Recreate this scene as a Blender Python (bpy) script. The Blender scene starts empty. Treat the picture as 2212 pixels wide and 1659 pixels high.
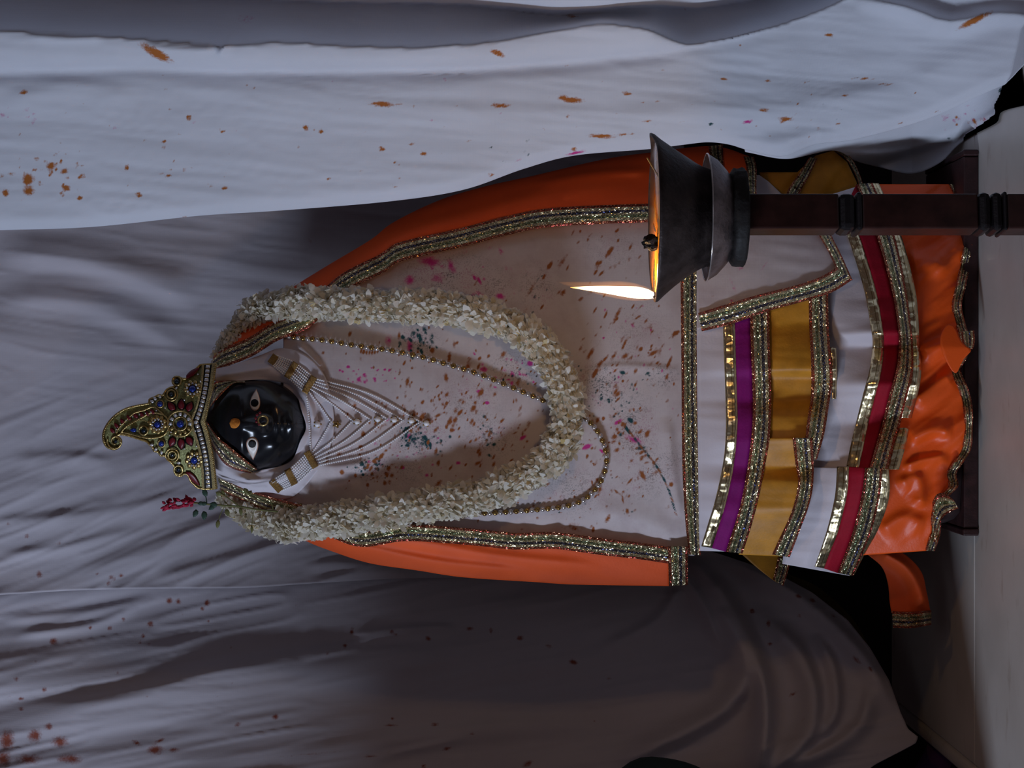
import bpy, bmesh, math, random
import numpy as np
from mathutils import Matrix, Vector
from mathutils.geometry import delaunay_2d_cdt

random.seed(7)
RNG = np.random.default_rng(7)
scene = bpy.context.scene
COL = scene.collection

# ------------------------------------------------------------------ camera
# The photograph is a portrait shot stored on its side: the camera is rolled a
# quarter turn, scene "up" points to the left of the frame.
FPX = 4000.0
CAMY, CAMZ = -2.0, 0.492
cam_d = bpy.data.cameras.new('camera')
cam_d.sensor_fit = 'HORIZONTAL'
cam_d.sensor_width = 36.0
cam_d.lens = 36.0 * FPX / 2212.0
cam_d.clip_start = 0.05
cam = bpy.data.objects.new('camera', cam_d)
COL.objects.link(cam)
cam.matrix_world = Matrix(((0, 1, 0, 0), (0, 0, -1, CAMY), (-1, 0, 0, CAMZ), (0, 0, 0, 1)))
scene.camera = cam

# ------------------------------------------------------------------ light
scene.view_settings.view_transform = 'Standard'
scene.view_settings.look = 'None'
scene.view_settings.gamma = 1.0
scene.view_settings.use_curve_mapping = False
scene.view_settings.exposure = 0.0
world = bpy.data.worlds.new('room_ambient')
scene.world = world
world.use_nodes = True
wb = world.node_tree.nodes['Background']
wb.inputs['Color'].default_value = (1.0, 0.66, 0.70, 1)
wb.inputs['Strength'].default_value = 0.028


def area_light(name, loc, target, sx, sy, power, color):
    d = bpy.data.lights.new(name, 'AREA')
    d.shape = 'RECTANGLE'
    d.size, d.size_y = sx, sy
    d.energy = power
    d.color = color
    o = bpy.data.objects.new(name, d)
    COL.objects.link(o)
    o.location = loc
    o.rotation_euler = (Vector(target) - Vector(loc)).to_track_quat('-Z', 'Y').to_euler()
    return o


# daylight from the open doorway, front left, beyond the added shade_blocker_left
area_light('doorway_daylight', (-2.35, -1.35, 0.98), (0.1, 0.0, 0.45), 0.24, 0.85, 37.0, (0.66, 0.78, 1.0))
# weaker daylight from the hall behind the photographer
area_light('hall_daylight', (0.5, -3.4, 2.3), (0.0, 0.1, 0.6), 1.2, 1.0, 2.6, (0.84, 0.84, 1.0))


# ================================================================== helpers
def sc(Y):
    return (Y - CAMY) / FPX


def P(ix, iy, Y):
    """world points from a spot of the photo and a chosen distance Y"""
    ix = np.asarray(ix, float); iy = np.asarray(iy, float); Y = np.asarray(Y, float)
    s = (Y - CAMY) / FPX
    X = (829.5 - iy) * s
    Z = CAMZ - (ix - 1106.0) * s
    X, Y, Z = np.broadcast_arrays(X, Y, Z)
    return np.stack([X, Y, Z], -1)


def smooth_table(xs, ys, sigma=40.0):
    g = np.arange(-200, 2500.0)
    v = np.interp(g, xs, ys)
    k = np.arange(-int(3 * sigma), int(3 * sigma) + 1)
    w = np.exp(-0.5 * (k / sigma) ** 2); w /= w.sum()
    vp = np.pad(v, len(k) // 2, mode='edge')
    v = np.convolve(vp, w, mode='valid')
    return lambda q: np.interp(q, g, v)


def crom(pts, n):
    """smooth resample of a polyline (any dimension) to n points"""
    p = np.asarray(pts, float)
    if len(p) == 2:
        t = np.linspace(0, 1, n)[:, None]
        return p[0] * (1 - t) + p[1] * t
    q = np.vstack([2 * p[0] - p[1], p, 2 * p[-1] - p[-2]])
    out = []
    m = 16
    for i in range(1, len(q) - 2):
        t = np.linspace(0, 1, m, endpoint=False)[:, None]
        a, b, c, d = q[i - 1], q[i], q[i + 1], q[i + 2]
        out.append(0.5 * ((2 * b) + (-a + c) * t + (2 * a - 5 * b + 4 * c - d) * t ** 2 + (-a + 3 * b - 3 * c + d) * t ** 3))
    out.append(p[-1:])
    o = np.vstack(out)
    L = np.concatenate([[0], np.cumsum(np.linalg.norm(np.diff(o[:, :2], axis=0), axis=1))])
    s = np.linspace(0, L[-1], n)
    return np.stack([np.interp(s, L, o[:, k]) for k in range(o.shape[1])], -1)


def _hash(i, j, seed):
    h = (i.astype(np.int64) * 374761393 + j.astype(np.int64) * 668265263 + seed * 1442695041) & 0x7fffffff
    h = ((h ^ (h >> 13)) * 1274126177) & 0x7fffffff
    h = h ^ (h >> 16)
    return (h & 0xffff) / 65535.0


def vnoise(x, y, seed=0):
    xi = np.floor(x); yi = np.floor(y)
    fx = x - xi; fy = y - yi
    fx = fx * fx * fx * (fx * (fx * 6 - 15) + 10); fy = fy * fy * fy * (fy * (fy * 6 - 15) + 10)
    xi = xi.astype(np.int64); yi = yi.astype(np.int64)
    a = _hash(xi, yi, seed); b = _hash(xi + 1, yi, seed)
    c = _hash(xi, yi + 1, seed); d = _hash(xi + 1, yi + 1, seed)
    return (a * (1 - fx) + b * fx) * (1 - fy) + (c * (1 - fx) + d * fx) * fy


def fbm(x, y, seed=0, octv=3):
    v = 0; a = 0.5
    for k in range(octv):
        v = v + a * (vnoise(x, y, seed + k * 17) - 0.5)
        x = x * 2.03; y = y * 2.03; a *= 0.5
    return v


def dirnoise(ix, iy, ang, along, across, seed, ridged=False, octv=2):
    """noise stretched along a direction; ang in degrees in the photo plane"""
    c, s = math.cos(math.radians(ang)), math.sin(math.radians(ang))
    a = (ix * c + iy * s) / along
    b = (-ix * s + iy * c) / across
    # slight warp so that wrinkles are not ruler straight
    b = b + 0.6 * (vnoise(a * 0.9, b * 0.35, seed + 91) - 0.5)
    if ridged:
        v = 0; am = 1.0
        for k in range(octv):
            n = 1 - np.abs(2 * vnoise(a, b, seed + k * 31) - 1)
            v = v + am * (n ** 2 - 0.4)
            a = a * 1.7; b = b * 2.1; am *= 0.45
        return v
    return fbm(a, b, seed, octv)


def polydist(ix, iy, pts):
    """distance to polyline, signed by side, and parameter 0..1"""
    p = np.asarray(pts, float)
    best = np.full(ix.shape, 1e9); side = np.zeros(ix.shape); par = np.zeros(ix.shape)
    n = len(p) - 1
    for k in range(n):
        a, b = p[k], p[k + 1]
        d = b - a
        L2 = (d ** 2).sum()
        t = np.clip(((ix - a[0]) * d[0] + (iy - a[1]) * d[1]) / L2, 0, 1)
        qx = ix - (a[0] + t * d[0]); qy = iy - (a[1] + t * d[1])
        dist = np.hypot(qx, qy)
        m = dist < best
        best = np.where(m, dist, best)
        side = np.where(m, np.sign(d[0] * qy - d[1] * qx), side)
        par = np.where(m, (k + t) / n, par)
    return best, side, par


def fold(ix, iy, pts, width, height, skew=0.0):
    """ridge along a line; skew -1..1 makes one flank steeper; returns metres towards viewer"""
    d, s, t = polydist(ix, iy, crom(pts, 14))
    w = np.where(s > 0, width * (1 + skew), width * (1 - skew))
    end = np.clip(np.minimum(t, 1 - t) * 6 + 0.05, 0, 1)
    return height * np.exp(-(d / w) ** 2) * end


# ------------------------------------------------------------------ materials
def new_mat(name):
    m = bpy.data.materials.new(name)
    m.use_nodes = True
    nt = m.node_tree
    b = nt.nodes['Principled BSDF']
    return m, nt, b


def N(nt, kind, **kw):
    n = nt.nodes.new(kind)
    for k, v in kw.items():
        setattr(n, k, v)
    return n


def mix_col(nt, fac, a, b, blend='MIX'):
    n = nt.nodes.new('ShaderNodeMix')
    n.data_type = 'RGBA'; n.blend_type = blend
    for sock, v in ((n.inputs[0], fac), (n.inputs[6], a), (n.inputs[7], b)):
        if hasattr(v, 'is_linked'):
            nt.links.new(v, sock)
        elif isinstance(v, (int, float)):
            sock.default_value = v
        else:
            sock.default_value = (*v, 1) if len(v) == 3 else v
    return n.outputs[2]


def mth(nt, op, a, b=None, c=None, clamp=False):
    n = nt.nodes.new('ShaderNodeMath'); n.operation = op; n.use_clamp = clamp
    for i, v in enumerate((a, b, c)):
        if v is None:
            continue
        if hasattr(v, 'is_linked'):
            nt.links.new(v, n.inputs[i])
        else:
            n.inputs[i].default_value = v
    return n.outputs[0]


def ramp(nt, fac, stops, interp='LINEAR'):
    n = nt.nodes.new('ShaderNodeValToRGB')
    n.color_ramp.interpolation = interp
    els = n.color_ramp.elements
    while len(els) > 1:
        els.remove(els[-1])
    els[0].position = stops[0][0]; els[0].color = (*stops[0][1], 1)
    for p, c in stops[1:]:
        e = els.new(p); e.color = (*c, 1)
    nt.links.new(fac, n.inputs[0])
    return n.outputs[0]


def tex_noise(nt, scale, detail=3, vec=None, rough=0.55):
    n = nt.nodes.new('ShaderNodeTexNoise')
    n.inputs['Scale'].default_value = scale
    n.inputs['Detail'].default_value = detail
    n.inputs['Roughness'].default_value = rough
    if vec is not None:
        nt.links.new(vec, n.inputs['Vector'])
    return n.outputs[0]


def add_bump(nt, b, height, strength, dist=0.002):
    n = nt.nodes.new('ShaderNodeBump')
    n.inputs['Strength'].default_value = strength
    n.inputs['Distance'].default_value = dist
    nt.links.new(height, n.inputs['Height'])
    nt.links.new(n.outputs[0], b.inputs['Normal'])
    return n


def geo_pos(nt):
    return nt.nodes.new('ShaderNodeNewGeometry').outputs['Position']


def plain(name, col, rough=0.6, metal=0.0, nscale=60, namp=0.12, bump=0.0, spec=0.4, bscale=400):
    m, nt, b = new_mat(name)
    pos = geo_pos(nt)
    nz = tex_noise(nt, nscale, 4, pos)
    lo = tuple(c * (1 - namp) for c in col); hi = tuple(min(1, c * (1 + namp)) for c in col)
    nt.links.new(ramp(nt, nz, [(0.3, lo), (0.7, hi)]), b.inputs['Base Color'])
    b.inputs['Roughness'].default_value = rough
    b.inputs['Metallic'].default_value = metal
    b.inputs['Specular IOR Level'].default_value = spec
    if bump:
        add_bump(nt, b, tex_noise(nt, bscale, 3, pos), bump)
    return m


def weave_bump(nt, b, pos, strength=0.12, scale=900):
    sep = nt.nodes.new('ShaderNodeSeparateXYZ'); nt.links.new(pos, sep.inputs[0])
    a = mth(nt, 'SINE', mth(nt, 'MULTIPLY', sep.outputs[0], scale * 6.28))
    c = mth(nt, 'SINE', mth(nt, 'MULTIPLY', sep.outputs[2], scale * 6.28))
    h = mth(nt, 'ADD', a, c)
    nz = tex_noise(nt, 260, 3, pos)
    h = mth(nt, 'ADD', mth(nt, 'MULTIPLY', h, 0.12), nz)
    add_bump(nt, b, h, strength, 0.001)


def stained_cloth(name, col, rust, dust=0.0, soft_rust=0.5):
    """cotton with powder-colour stains; stain outlines come from mesh attributes"""
    m, nt, b = new_mat(name)
    pos = geo_pos(nt)
    nz = tex_noise(nt, 9, 4, pos)
    base = ramp(nt, nz, [(0.3, tuple(c * 0.93 for c in col)), (0.7, col)])
    if dust:
        dn = nt.nodes.new('ShaderNodeMapRange'); dn.inputs[1].default_value = 0.45; dn.inputs[2].default_value = 0.75
        nt.links.new(tex_noise(nt, 22, 6, pos, 0.7), dn.inputs[0])
        base = mix_col(nt, mth(nt, 'MULTIPLY', dn.outputs[0], dust), base, (0.42, 0.30, 0.31))
    wob = mth(nt, 'MULTIPLY', mth(nt, 'SUBTRACT', tex_noise(nt, 420, 3, pos), 0.5), 1.1)
    wob2 = mth(nt, 'MULTIPLY', mth(nt, 'SUBTRACT', tex_noise(nt, 130, 4, pos), 0.5), 1.2)
    wob = mth(nt, 'ADD', wob, wob2)

    def layer(prev, attr, colour, soft):
        at = nt.nodes.new('ShaderNodeAttribute'); at.attribute_name = attr
        s = mth(nt, 'ADD', at.outputs['Fac'], mth(nt, 'MULTIPLY', wob, mth(nt, 'MINIMUM', mth(nt, 'MULTIPLY', at.outputs['Fac'], 2.0), 0.5)))
        r = nt.nodes.new('ShaderNodeMapRange'); r.interpolation_type = 'SMOOTHSTEP'
        r.inputs[1].default_value = 0.22; r.inputs[2].default_value = 0.22 + soft
        nt.links.new(s, r.inputs[0])
        return mix_col(nt, r.outputs[0], prev, colour)
    da = nt.nodes.new('ShaderNodeAttribute'); da.attribute_name = 'stain_dust'
    fine = mth(nt, 'ADD', mth(nt, 'MULTIPLY', tex_noise(nt, 700, 2, pos), 0.6), mth(nt, 'MULTIPLY', tex_noise(nt, 150, 4, pos, 0.7), 0.4))
    fr = nt.nodes.new('ShaderNodeMapRange'); fr.inputs[1].default_value = 0.50; fr.inputs[2].default_value = 0.60
    nt.links.new(fine, fr.inputs[0])
    hue = ramp(nt, tex_noise(nt, 34, 2, pos), [(0.40, (0.07, 0.09, 0.10)), (0.52, (0.16, 0.08, 0.07)), (0.60, (0.42, 0.10, 0.22))])
    base = mix_col(nt, mth(nt, 'MULTIPLY', mth(nt, 'MULTIPLY', fr.outputs[0], da.outputs['Fac']), 0.85), base, hue)
    c = layer(base, 'stain_magenta', (0.62, 0.05, 0.28), 0.55)
    c = layer(c, 'stain_green', (0.02, 0.075, 0.085), 0.4)
    c = layer(c, 'stain_rust', rust, soft_rust)
    nt.links.new(c, b.inputs['Base Color'])
    b.inputs['Roughness'].default_value = 0.85
    b.inputs['Specular IOR Level'].default_value = 0.15
    weave_bump(nt, b, pos)
    return m


def glitter(nt, b, pos, normal, scale, amount):
    """metal threads: every small cell of the weave tilts its own way"""
    vor = nt.nodes.new('ShaderNodeTexVoronoi'); vor.inputs['Scale'].default_value = scale
    nt.links.new(pos, vor.inputs['Vector'])
    v1 = N(nt, 'ShaderNodeVectorMath', operation='SUBTRACT'); nt.links.new(vor.outputs['Color'], v1.inputs[0]); v1.inputs[1].default_value = (0.5, 0.5, 0.5)
    v2 = N(nt, 'ShaderNodeVectorMath', operation='SCALE'); nt.links.new(v1.outputs[0], v2.inputs[0]); v2.inputs['Scale'].default_value = amount
    v3 = N(nt, 'ShaderNodeVectorMath', operation='ADD'); nt.links.new(v2.outputs[0], v3.inputs[0]); nt.links.new(normal, v3.inputs[1])
    v4 = N(nt, 'ShaderNodeVectorMath', operation='NORMALIZE'); nt.links.new(v3.outputs[0], v4.inputs[0])
    nt.links.new(v4.outputs[0], b.inputs['Normal'])


def brocade(name, silver=0.0):
    """woven metallic ribbon: chevron braids in red, green and navy between gold stripes"""
    m, nt, b = new_mat(name)
    uv = nt.nodes.new('ShaderNodeUVMap'); uv.uv_map = 'UVMap'
    sep = nt.nodes.new('ShaderNodeSeparateXYZ'); nt.links.new(uv.outputs[0], sep.inputs[0])
    u, v = sep.outputs[0], sep.outputs[1]
    gold = (0.80, 0.62, 0.30); cream = (0.82, 0.70, 0.43)
    red = (0.45, 0.06, 0.05); green = (0.20, 0.27, 0.15); navy = (0.03, 0.04, 0.12)
    stripes = ramp(nt, u, [(0.0, red), (0.15, cream), (0.30, green), (0.45, cream), (0.55, navy), (0.70, cream), (0.86, red)], 'CONSTANT')
    # chevrons: |distance from the middle of each braid|
    tri = mth(nt, 'PINGPONG', mth(nt, 'ADD', u, 0.0), 0.0745)
    ph = mth(nt, 'ADD', mth(nt, 'MULTIPLY', v, 260.0), mth(nt, 'MULTIPLY', tri, 13.0))
    chev = mth(nt, 'FRACT', ph)
    chm = mth(nt, 'GREATER_THAN', chev, 0.5)
    col = mix_col(nt, mth(nt, 'MULTIPLY', chm, 0.42), stripes, gold)
    nt.links.new(col, b.inputs['Base Color'])
    b.inputs['Metallic'].default_value = 0.90
    b.inputs['Roughness'].default_value = 0.24
    pos = geo_pos(nt)
    h = mth(nt, 'ADD', mth(nt, 'MULTIPLY', mth(nt, 'PINGPONG', ph, 0.5), 0.9), mth(nt, 'MULTIPLY', tex_noise(nt, 120, 2, pos), 3.0))
    bn = add_bump(nt, b, h, 0.9, 0.0011)
    glitter(nt, b, pos, bn.outputs[0], 620, 1.15)
    return m


def foil(name):
    m, nt, b = new_mat(name)
    uv = nt.nodes.new('ShaderNodeUVMap'); uv.uv_map = 'UVMap'
    sep = nt.nodes.new('ShaderNodeSeparateXYZ'); nt.links.new(uv.outputs[0], sep.inputs[0])
    u, v = sep.outputs[0], sep.outputs[1]
    line = mth(nt, 'LESS_THAN', mth(nt, 'ABSOLUTE', mth(nt, 'SUBTRACT', u, 0.58)), 0.03)
    col = mix_col(nt, line, (0.84, 0.70, 0.42), (0.34, 0.24, 0.09))
    nt.links.new(col, b.inputs['Base Color'])
    b.inputs['Metallic'].default_value = 0.95
    b.inputs['Roughness'].default_value = 0.24
    pos = geo_pos(nt)
    mp = nt.nodes.new('ShaderNodeMapping'); mp.inputs['Scale'].default_value = (1, 1, 0.35)
    nt.links.new(pos, mp.inputs[0])
    h = tex_noise(nt, 60, 2, mp.outputs[0])
    bn = add_bump(nt, b, h, 0.8, 0.004)
    glitter(nt, b, pos, bn.outputs[0], 170, 0.25)
    return m


MAT = {}
MAT['curtain'] = stained_cloth('white_cotton_lit', (0.76, 0.78, 0.85), (0.46, 0.15, 0.035))  # whiter and bluer base: the stronger daylight here is put into the colour
MAT['curtain_back'] = stained_cloth('white_cotton_shaded', (0.62, 0.575, 0.62), (0.30, 0.085, 0.055), 0.0, 0.75)  # same cloth made duller: its shade is mixed into the base colour
MAT['tunic'] = stained_cloth('tunic_cotton', (0.68, 0.60, 0.60), (0.33, 0.105, 0.03), 0.5)
MAT['white'] = plain('white_satin', (0.70, 0.64, 0.68), 0.6, 0, 14, 0.05, 0.08)
MAT['orange'] = plain('orange_satin', (0.95, 0.115, 0.016), 0.65, 0, 18, 0.10, 0.12)
MAT['orange2'] = plain('orange_skirt_satin', (0.95, 0.11, 0.008), 0.42, 0, 18, 0.08, 0.1)
MAT['yellow'] = plain('mustard_satin', (0.58, 0.25, 0.016), 0.5, 0, 40, 0.22, 0.1)
MAT['purple'] = plain('purple_satin', (0.24, 0.006, 0.16), 0.7, 0, 60, 0.10, 0.2, 0.2)
MAT['red'] = plain('red_satin', (0.36, 0.005, 0.022), 0.7, 0, 60, 0.10, 0.2, 0.2)
MAT['brocade'] = brocade('brocade_ribbon')
MAT['foil'] = foil('gold_foil_ribbon')
MAT['stone'] = plain('polished_black_stone', (0.010, 0.011, 0.014), 0.22, 0, 60, 0.3, 0.03, 0.55, 60)
MAT['eye_white'] = plain('eye_shell', (0.86, 0.80, 0.72), 0.35)
MAT['eye_rim'] = plain('eye_rim', (0.55, 0.30, 0.22), 0.5)
MAT['black'] = plain('black_enamel', (0.004, 0.004, 0.005), 0.5, spec=0.15)
MAT['tilak'] = plain('saffron_paste', (0.72, 0.24, 0.03), 0.9, 0, 500, 0.2, 0.4)
MAT['gold'] = plain('antique_gold', (0.55, 0.40, 0.16), 0.33, 0.9, 300, 0.25, 0.35)
MAT['gold_braid'] = plain('gold_braid', (0.52, 0.40, 0.18), 0.42, 0.7, 900, 0.5, 0.8, 0.4, 1100)
MAT['gold_dark'] = plain('gold_bead', (0.42, 0.26, 0.09), 0.22, 0.9, 200, 0.1)
MAT['silver'] = plain('silver_bead', (0.66, 0.60, 0.58), 0.2, 0.75, 200, 0.1)
MAT['pearl'] = plain('pearl', (0.98, 0.95, 0.97), 0.35, 0.0, 200, 0.05, 0, 0.7)
MAT['gem_blue'] = plain('blue_gem', (0.012, 0.04, 0.30), 0.08, 0.2, 100, 0.2, 0, 0.9)
MAT['gem_dark'] = plain('dark_teal_gem', (0.006, 0.016, 0.03), 0.08, 0.2, 100, 0.2, 0, 0.9)
MAT['crystal'] = plain('mirror_crystal', (0.80, 0.80, 0.82), 0.10, 0.6, 800, 0.1, 0, 0.9)
MAT['maroon'] = plain('maroon_enamel', (0.15, 0.008, 0.015), 0.35)
MAT['crown_green'] = plain('green_gold_cloth', (0.27, 0.27, 0.11), 0.5, 0.45, 700, 0.4, 0.5)
MAT['under'] = plain('dark_lining', (0.03, 0.012, 0.012), 0.9)
MAT['bar'] = plain('tarnished_gold_bar', (0.42, 0.24, 0.075), 0.4, 0.65, 900, 0.5, 0.9, 0.4, 1400)
MAT['wood'] = plain('dark_red_wood', (0.040, 0.013, 0.010), 0.38, 0, 40, 0.45, 0.15, 0.4, 120)
MAT['wood_black'] = plain('black_wood', (0.012, 0.009, 0.010), 0.4, 0, 50, 0.3, 0.2)
MAT['board'] = plain('dark_wood_board', (0.035, 0.012, 0.012), 0.5, 0, 60, 0.4, 0.2)
MAT['wall'] = plain('dark_wall', (0.03, 0.025, 0.03), 0.9)
MAT['jamb'] = plain('whitewashed_wall', (0.30, 0.27, 0.27), 0.9)
MAT['olive'] = plain('olive_cloth', (0.10, 0.065, 0.02), 0.85, 0, 30, 0.2, 0.2)
MAT['violet'] = plain('violet_cloth', (0.10, 0.03, 0.14), 0.8, 0, 30, 0.2, 0.2)
MAT['dark_green'] = plain('dark_green_cloth', (0.006, 0.022, 0.026), 0.85, 0, 30, 0.2, 0.2)
MAT['leaf'] = plain('sprig_leaf', (0.035, 0.075, 0.05), 0.6)
MAT['stem'] = plain('sprig_stem', (0.17, 0.17, 0.06), 0.6)
MAT['flower_red'] = plain('red_blossom', (0.42, 0.012, 0.05), 0.7, 0, 300, 0.3)
MAT['wick'] = plain('charred_wick', (0.012, 0.010, 0.009), 0.6, 0, 300, 0.5, 0.9, 0.4, 600)
MAT['stick'] = plain('pale_stick', (0.85, 0.52, 0.16), 0.35)


def lamp_metal(name, col, rough, metal, rust):
    m, nt, b = new_mat(name)
    pos = geo_pos(nt)
    nz = tex_noise(nt, 55, 5, pos)
    nt.links.new(ramp(nt, nz, [(0.35, tuple(c * 0.4 for c in col)), (0.62, col), (0.75, rust)]), b.inputs['Base Color'])
    b.inputs['Metallic'].default_value = metal
    nt.links.new(ramp(nt, nz, [(0.3, (rough,) * 3), (0.8, (min(1, rough * 1.7),) * 3)]), b.inputs['Roughness'])
    add_bump(nt, b, tex_noise(nt, 260, 4, pos), 0.5, 0.0012)
    return m


MAT['bronze'] = lamp_metal('sooty_bronze', (0.085, 0.062, 0.058), 0.40, 0.55, (0.10, 0.075, 0.05))
MAT['saucer'] = lamp_metal('worn_iron', (0.34, 0.28, 0.28), 0.35, 0.75, (0.16, 0.12, 0.11))
MAT['crust'] = lamp_metal('oily_crust', (0.016, 0.012, 0.011), 0.55, 0.0, (0.03, 0.022, 0.015))
m, nt, b = new_mat('amber_oil')
b.inputs['Base Color'].default_value = (0.60, 0.17, 0.015, 1)
b.inputs['Roughness'].default_value = 0.18
b.inputs['Specular IOR Level'].default_value = 0.6
b.inputs['Coat Weight'].default_value = 0.5
_p = geo_pos(nt)
nt.links.new(ramp(nt, tex_noise(nt, 70, 4, _p), [(0.34, (0.05, 0.02, 0.006)), (0.42, (0.85, 0.26, 0.015)), (0.7, (0.95, 0.42, 0.03))]), b.inputs['Base Color'])
add_bump(nt, b, tex_noise(nt, 160, 3, _p), 0.5, 0.002)
MAT['oil'] = m

m, nt, b = new_mat('worn_marble')
_p = geo_pos(nt)
n1 = tex_noise(nt, 5, 6, _p, 0.6)
mp = nt.nodes.new('ShaderNodeMapping'); mp.inputs['Scale'].default_value = (1, 2.5, 1); nt.links.new(_p, mp.inputs[0])
n2 = tex_noise(nt, 16, 5, mp.outputs[0], 0.65)
c1 = ramp(nt, n1, [(0.3, (0.52, 0.47, 0.42)), (0.65, (0.66, 0.61, 0.56))])
f2 = nt.nodes.new('ShaderNodeMapRange'); f2.inputs[1].default_value = 0.60; f2.inputs[2].default_value = 0.78
nt.links.new(n2, f2.inputs[0])
c2 = mix_col(nt, mth(nt, 'MULTIPLY', f2.outputs[0], 0.55), c1, (0.24, 0.15, 0.09))
nt.links.new(c2, b.inputs['Base Color'])
b.inputs['Roughness'].default_value = 0.36
add_bump(nt, b, n2, 0.05, 0.002)
MAT['marble'] = m

m, nt, b = new_mat('jasmine_petal')
gi = nt.nodes.new('ShaderNodeNewGeometry')
oi = nt.nodes.new('ShaderNodeObjectInfo')
rr = mth(nt, 'FRACT', mth(nt, 'ADD', gi.outputs['Random Per Island'], oi.outputs['Random']))
nt.links.new(ramp(nt, rr, [(0.0, (0.80, 0.74, 0.58)), (0.5, (0.93, 0.88, 0.77)), (0.93, (0.96, 0.93, 0.86)), (1.0, (0.76, 0.60, 0.26))]), b.inputs['Base Color'])
b.inputs['Roughness'].default_value = 0.5
b.inputs['Subsurface Weight'].default_value = 0.0
tl = nt.nodes.new('ShaderNodeBsdfTranslucent'); mxs = nt.nodes.new('ShaderNodeMixShader'); mxs.inputs[0].default_value = 0.40
nt.links.new(b.inputs['Base Color'].links[0].from_socket, tl.inputs['Color'])
nt.links.new(b.outputs[0], mxs.inputs[1]); nt.links.new(tl.outputs[0], mxs.inputs[2])
nt.links.new(mxs.outputs[0], nt.nodes['Material Output'].inputs['Surface'])
MAT['petal'] = m
MAT['calyx'] = plain('jasmine_calyx', (0.20, 0.20, 0.06), 0.7)

m, nt, b = new_mat('flame_core')
_uv = nt.nodes.new('ShaderNodeUVMap'); _uv.uv_map = 'UVMap'
_s = nt.nodes.new('ShaderNodeSeparateXYZ'); nt.links.new(_uv.outputs[0], _s.inputs[0])
b.inputs['Base Color'].default_value = (0, 0, 0, 1)
nt.links.new(ramp(nt, _s.outputs[1], [(0.0, (0.25, 0.30, 0.9)), (0.10, (0.9, 0.72, 0.40)), (0.25, (1, 0.90, 0.62)), (0.75, (1, 0.86, 0.5)), (1.0, (1.0, 0.42, 0.08))]), b.inputs['Emission Color'])
nt.links.new(ramp(nt, _s.outputs[1], [(0.0, (0.05,) * 3), (0.12, (0.6,) * 3), (0.3, (1,) * 3), (0.85, (1,) * 3), (1, (0.3,) * 3)]), b.inputs['Emission Strength'])
_es = mth(nt, 'MULTIPLY', b.inputs['Emission Strength'].links[0].from_socket, 5.0)
nt.links.new(_es, b.inputs['Emission Strength'])
MAT['flame'] = m
m = bpy.data.materials.new('flame_sheath'); m.use_nodes = True
nt = m.node_tree; nt.nodes.remove(nt.nodes['Principled BSDF'])
em = nt.nodes.new('ShaderNodeEmission')   # volume emission: soft orange mantle of the flame
em.inputs['Color'].default_value = (1.0, 0.36, 0.06, 1); em.inputs['Strength'].default_value = 30
nt.links.new(em.outputs[0], nt.nodes['Material Output'].inputs['Volume'])
MAT['flame_sheath'] = m


# ------------------------------------------------------------------ mesh builders
def link(o, parent=None):
    COL.objects.link(o)
    if parent is not None:
        o.parent = parent
        o.matrix_parent_inverse = Matrix.Translation(-parent.location)
    return o


def raw_mesh(name, verts, faces, mat, uv=None, attrs=None, smooth=True):
    me = bpy.data.meshes.new(name)
    verts = np.asarray(verts, np.float32)
    fl = np.array([len(f) for f in faces], np.int32) if not isinstance(faces, np.ndarray) else np.full(len(faces), faces.shape[1], np.int32)
    idx = faces.ravel().astype(np.int32) if isinstance(faces, np.ndarray) else np.concatenate([np.asarray(f, np.int32) for f in faces])
    me.vertices.add(len(verts)); me.vertices.foreach_set('co', verts.ravel())
    me.loops.add(len(idx)); me.loops.foreach_set('vertex_index', idx)
    me.polygons.add(len(fl))
    st = np.concatenate([[0], np.cumsum(fl)[:-1]]).astype(np.int32)
    me.polygons.foreach_set('loop_start', st)
    me.polygons.foreach_set('loop_total', fl)
    me.update(calc_edges=True)
    if smooth:
        me.polygons.foreach_set('use_smooth', np.ones(len(fl), bool))
    if uv is not None:
        l = me.uv_layers.new(name='UVMap')
        l.data.foreach_set('uv', np.asarray(uv, np.float32)[idx].ravel())
    for k, v in (attrs or {}).items():
        a = me.attributes.new(k, 'FLOAT', 'POINT')
        a.data.foreach_set('value', np.asarray(v, np.float32).ravel())
    if mat is not None:
        me.materials.append(MAT[mat] if isinstance(mat, str) else mat)
    me.validate()
    return me


def obj(name, me, parent=None):
    return link(bpy.data.objects.new(name, me), parent)


def grid(name, G, mat, parent=None, uv=None, attrs=None, thick=0.0012, wrap=False):
    """G: (nv, nu, 3) sheet -> closed thin solid"""
    nv, nu = G.shape[:2]
    id0 = np.arange(nv * nu).reshape(nv, nu)
    f = np.stack([id0[:-1, :-1], id0[1:, :-1], id0[1:, 1:], id0[:-1, 1:]], -1).reshape(-1, 4)
    V = G.reshape(-1, 3)
    # make the front face the viewer
    a = V[f[len(f) // 2]]
    nrm = np.cross(a[1] - a[0], a[2] - a[0])
    flip = nrm[1] > 0
    if flip:
        f = f[:, ::-1]
    uvv = None if uv is None else uv.reshape(-1, 2)
    at = {k: v.reshape(-1) for k, v in (attrs or {}).items()}
    if thick:
        n = nv * nu
        V2 = V.copy(); V2[:, 1] += thick
        fb = f[:, ::-1] + n
        ring = np.concatenate([id0[0, :], id0[1:, -1], id0[-1, -2::-1], id0[-2:0:-1, 0]])
        nx = np.roll(ring, -1)
        side = np.stack([ring, nx, nx + n, ring + n], -1)
        if not flip:
            side = side[:, ::-1]
        side = side[:, ::-1]
        V = np.vstack([V, V2]); f = np.vstack([f, fb, side])
        if uvv is not None:
            uvv = np.vstack([uvv, uvv])
        at = {k: np.concatenate([v, v]) for k, v in at.items()}
    return obj(name, raw_mesh(name, V, f, mat, uvv, at), parent)


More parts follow.
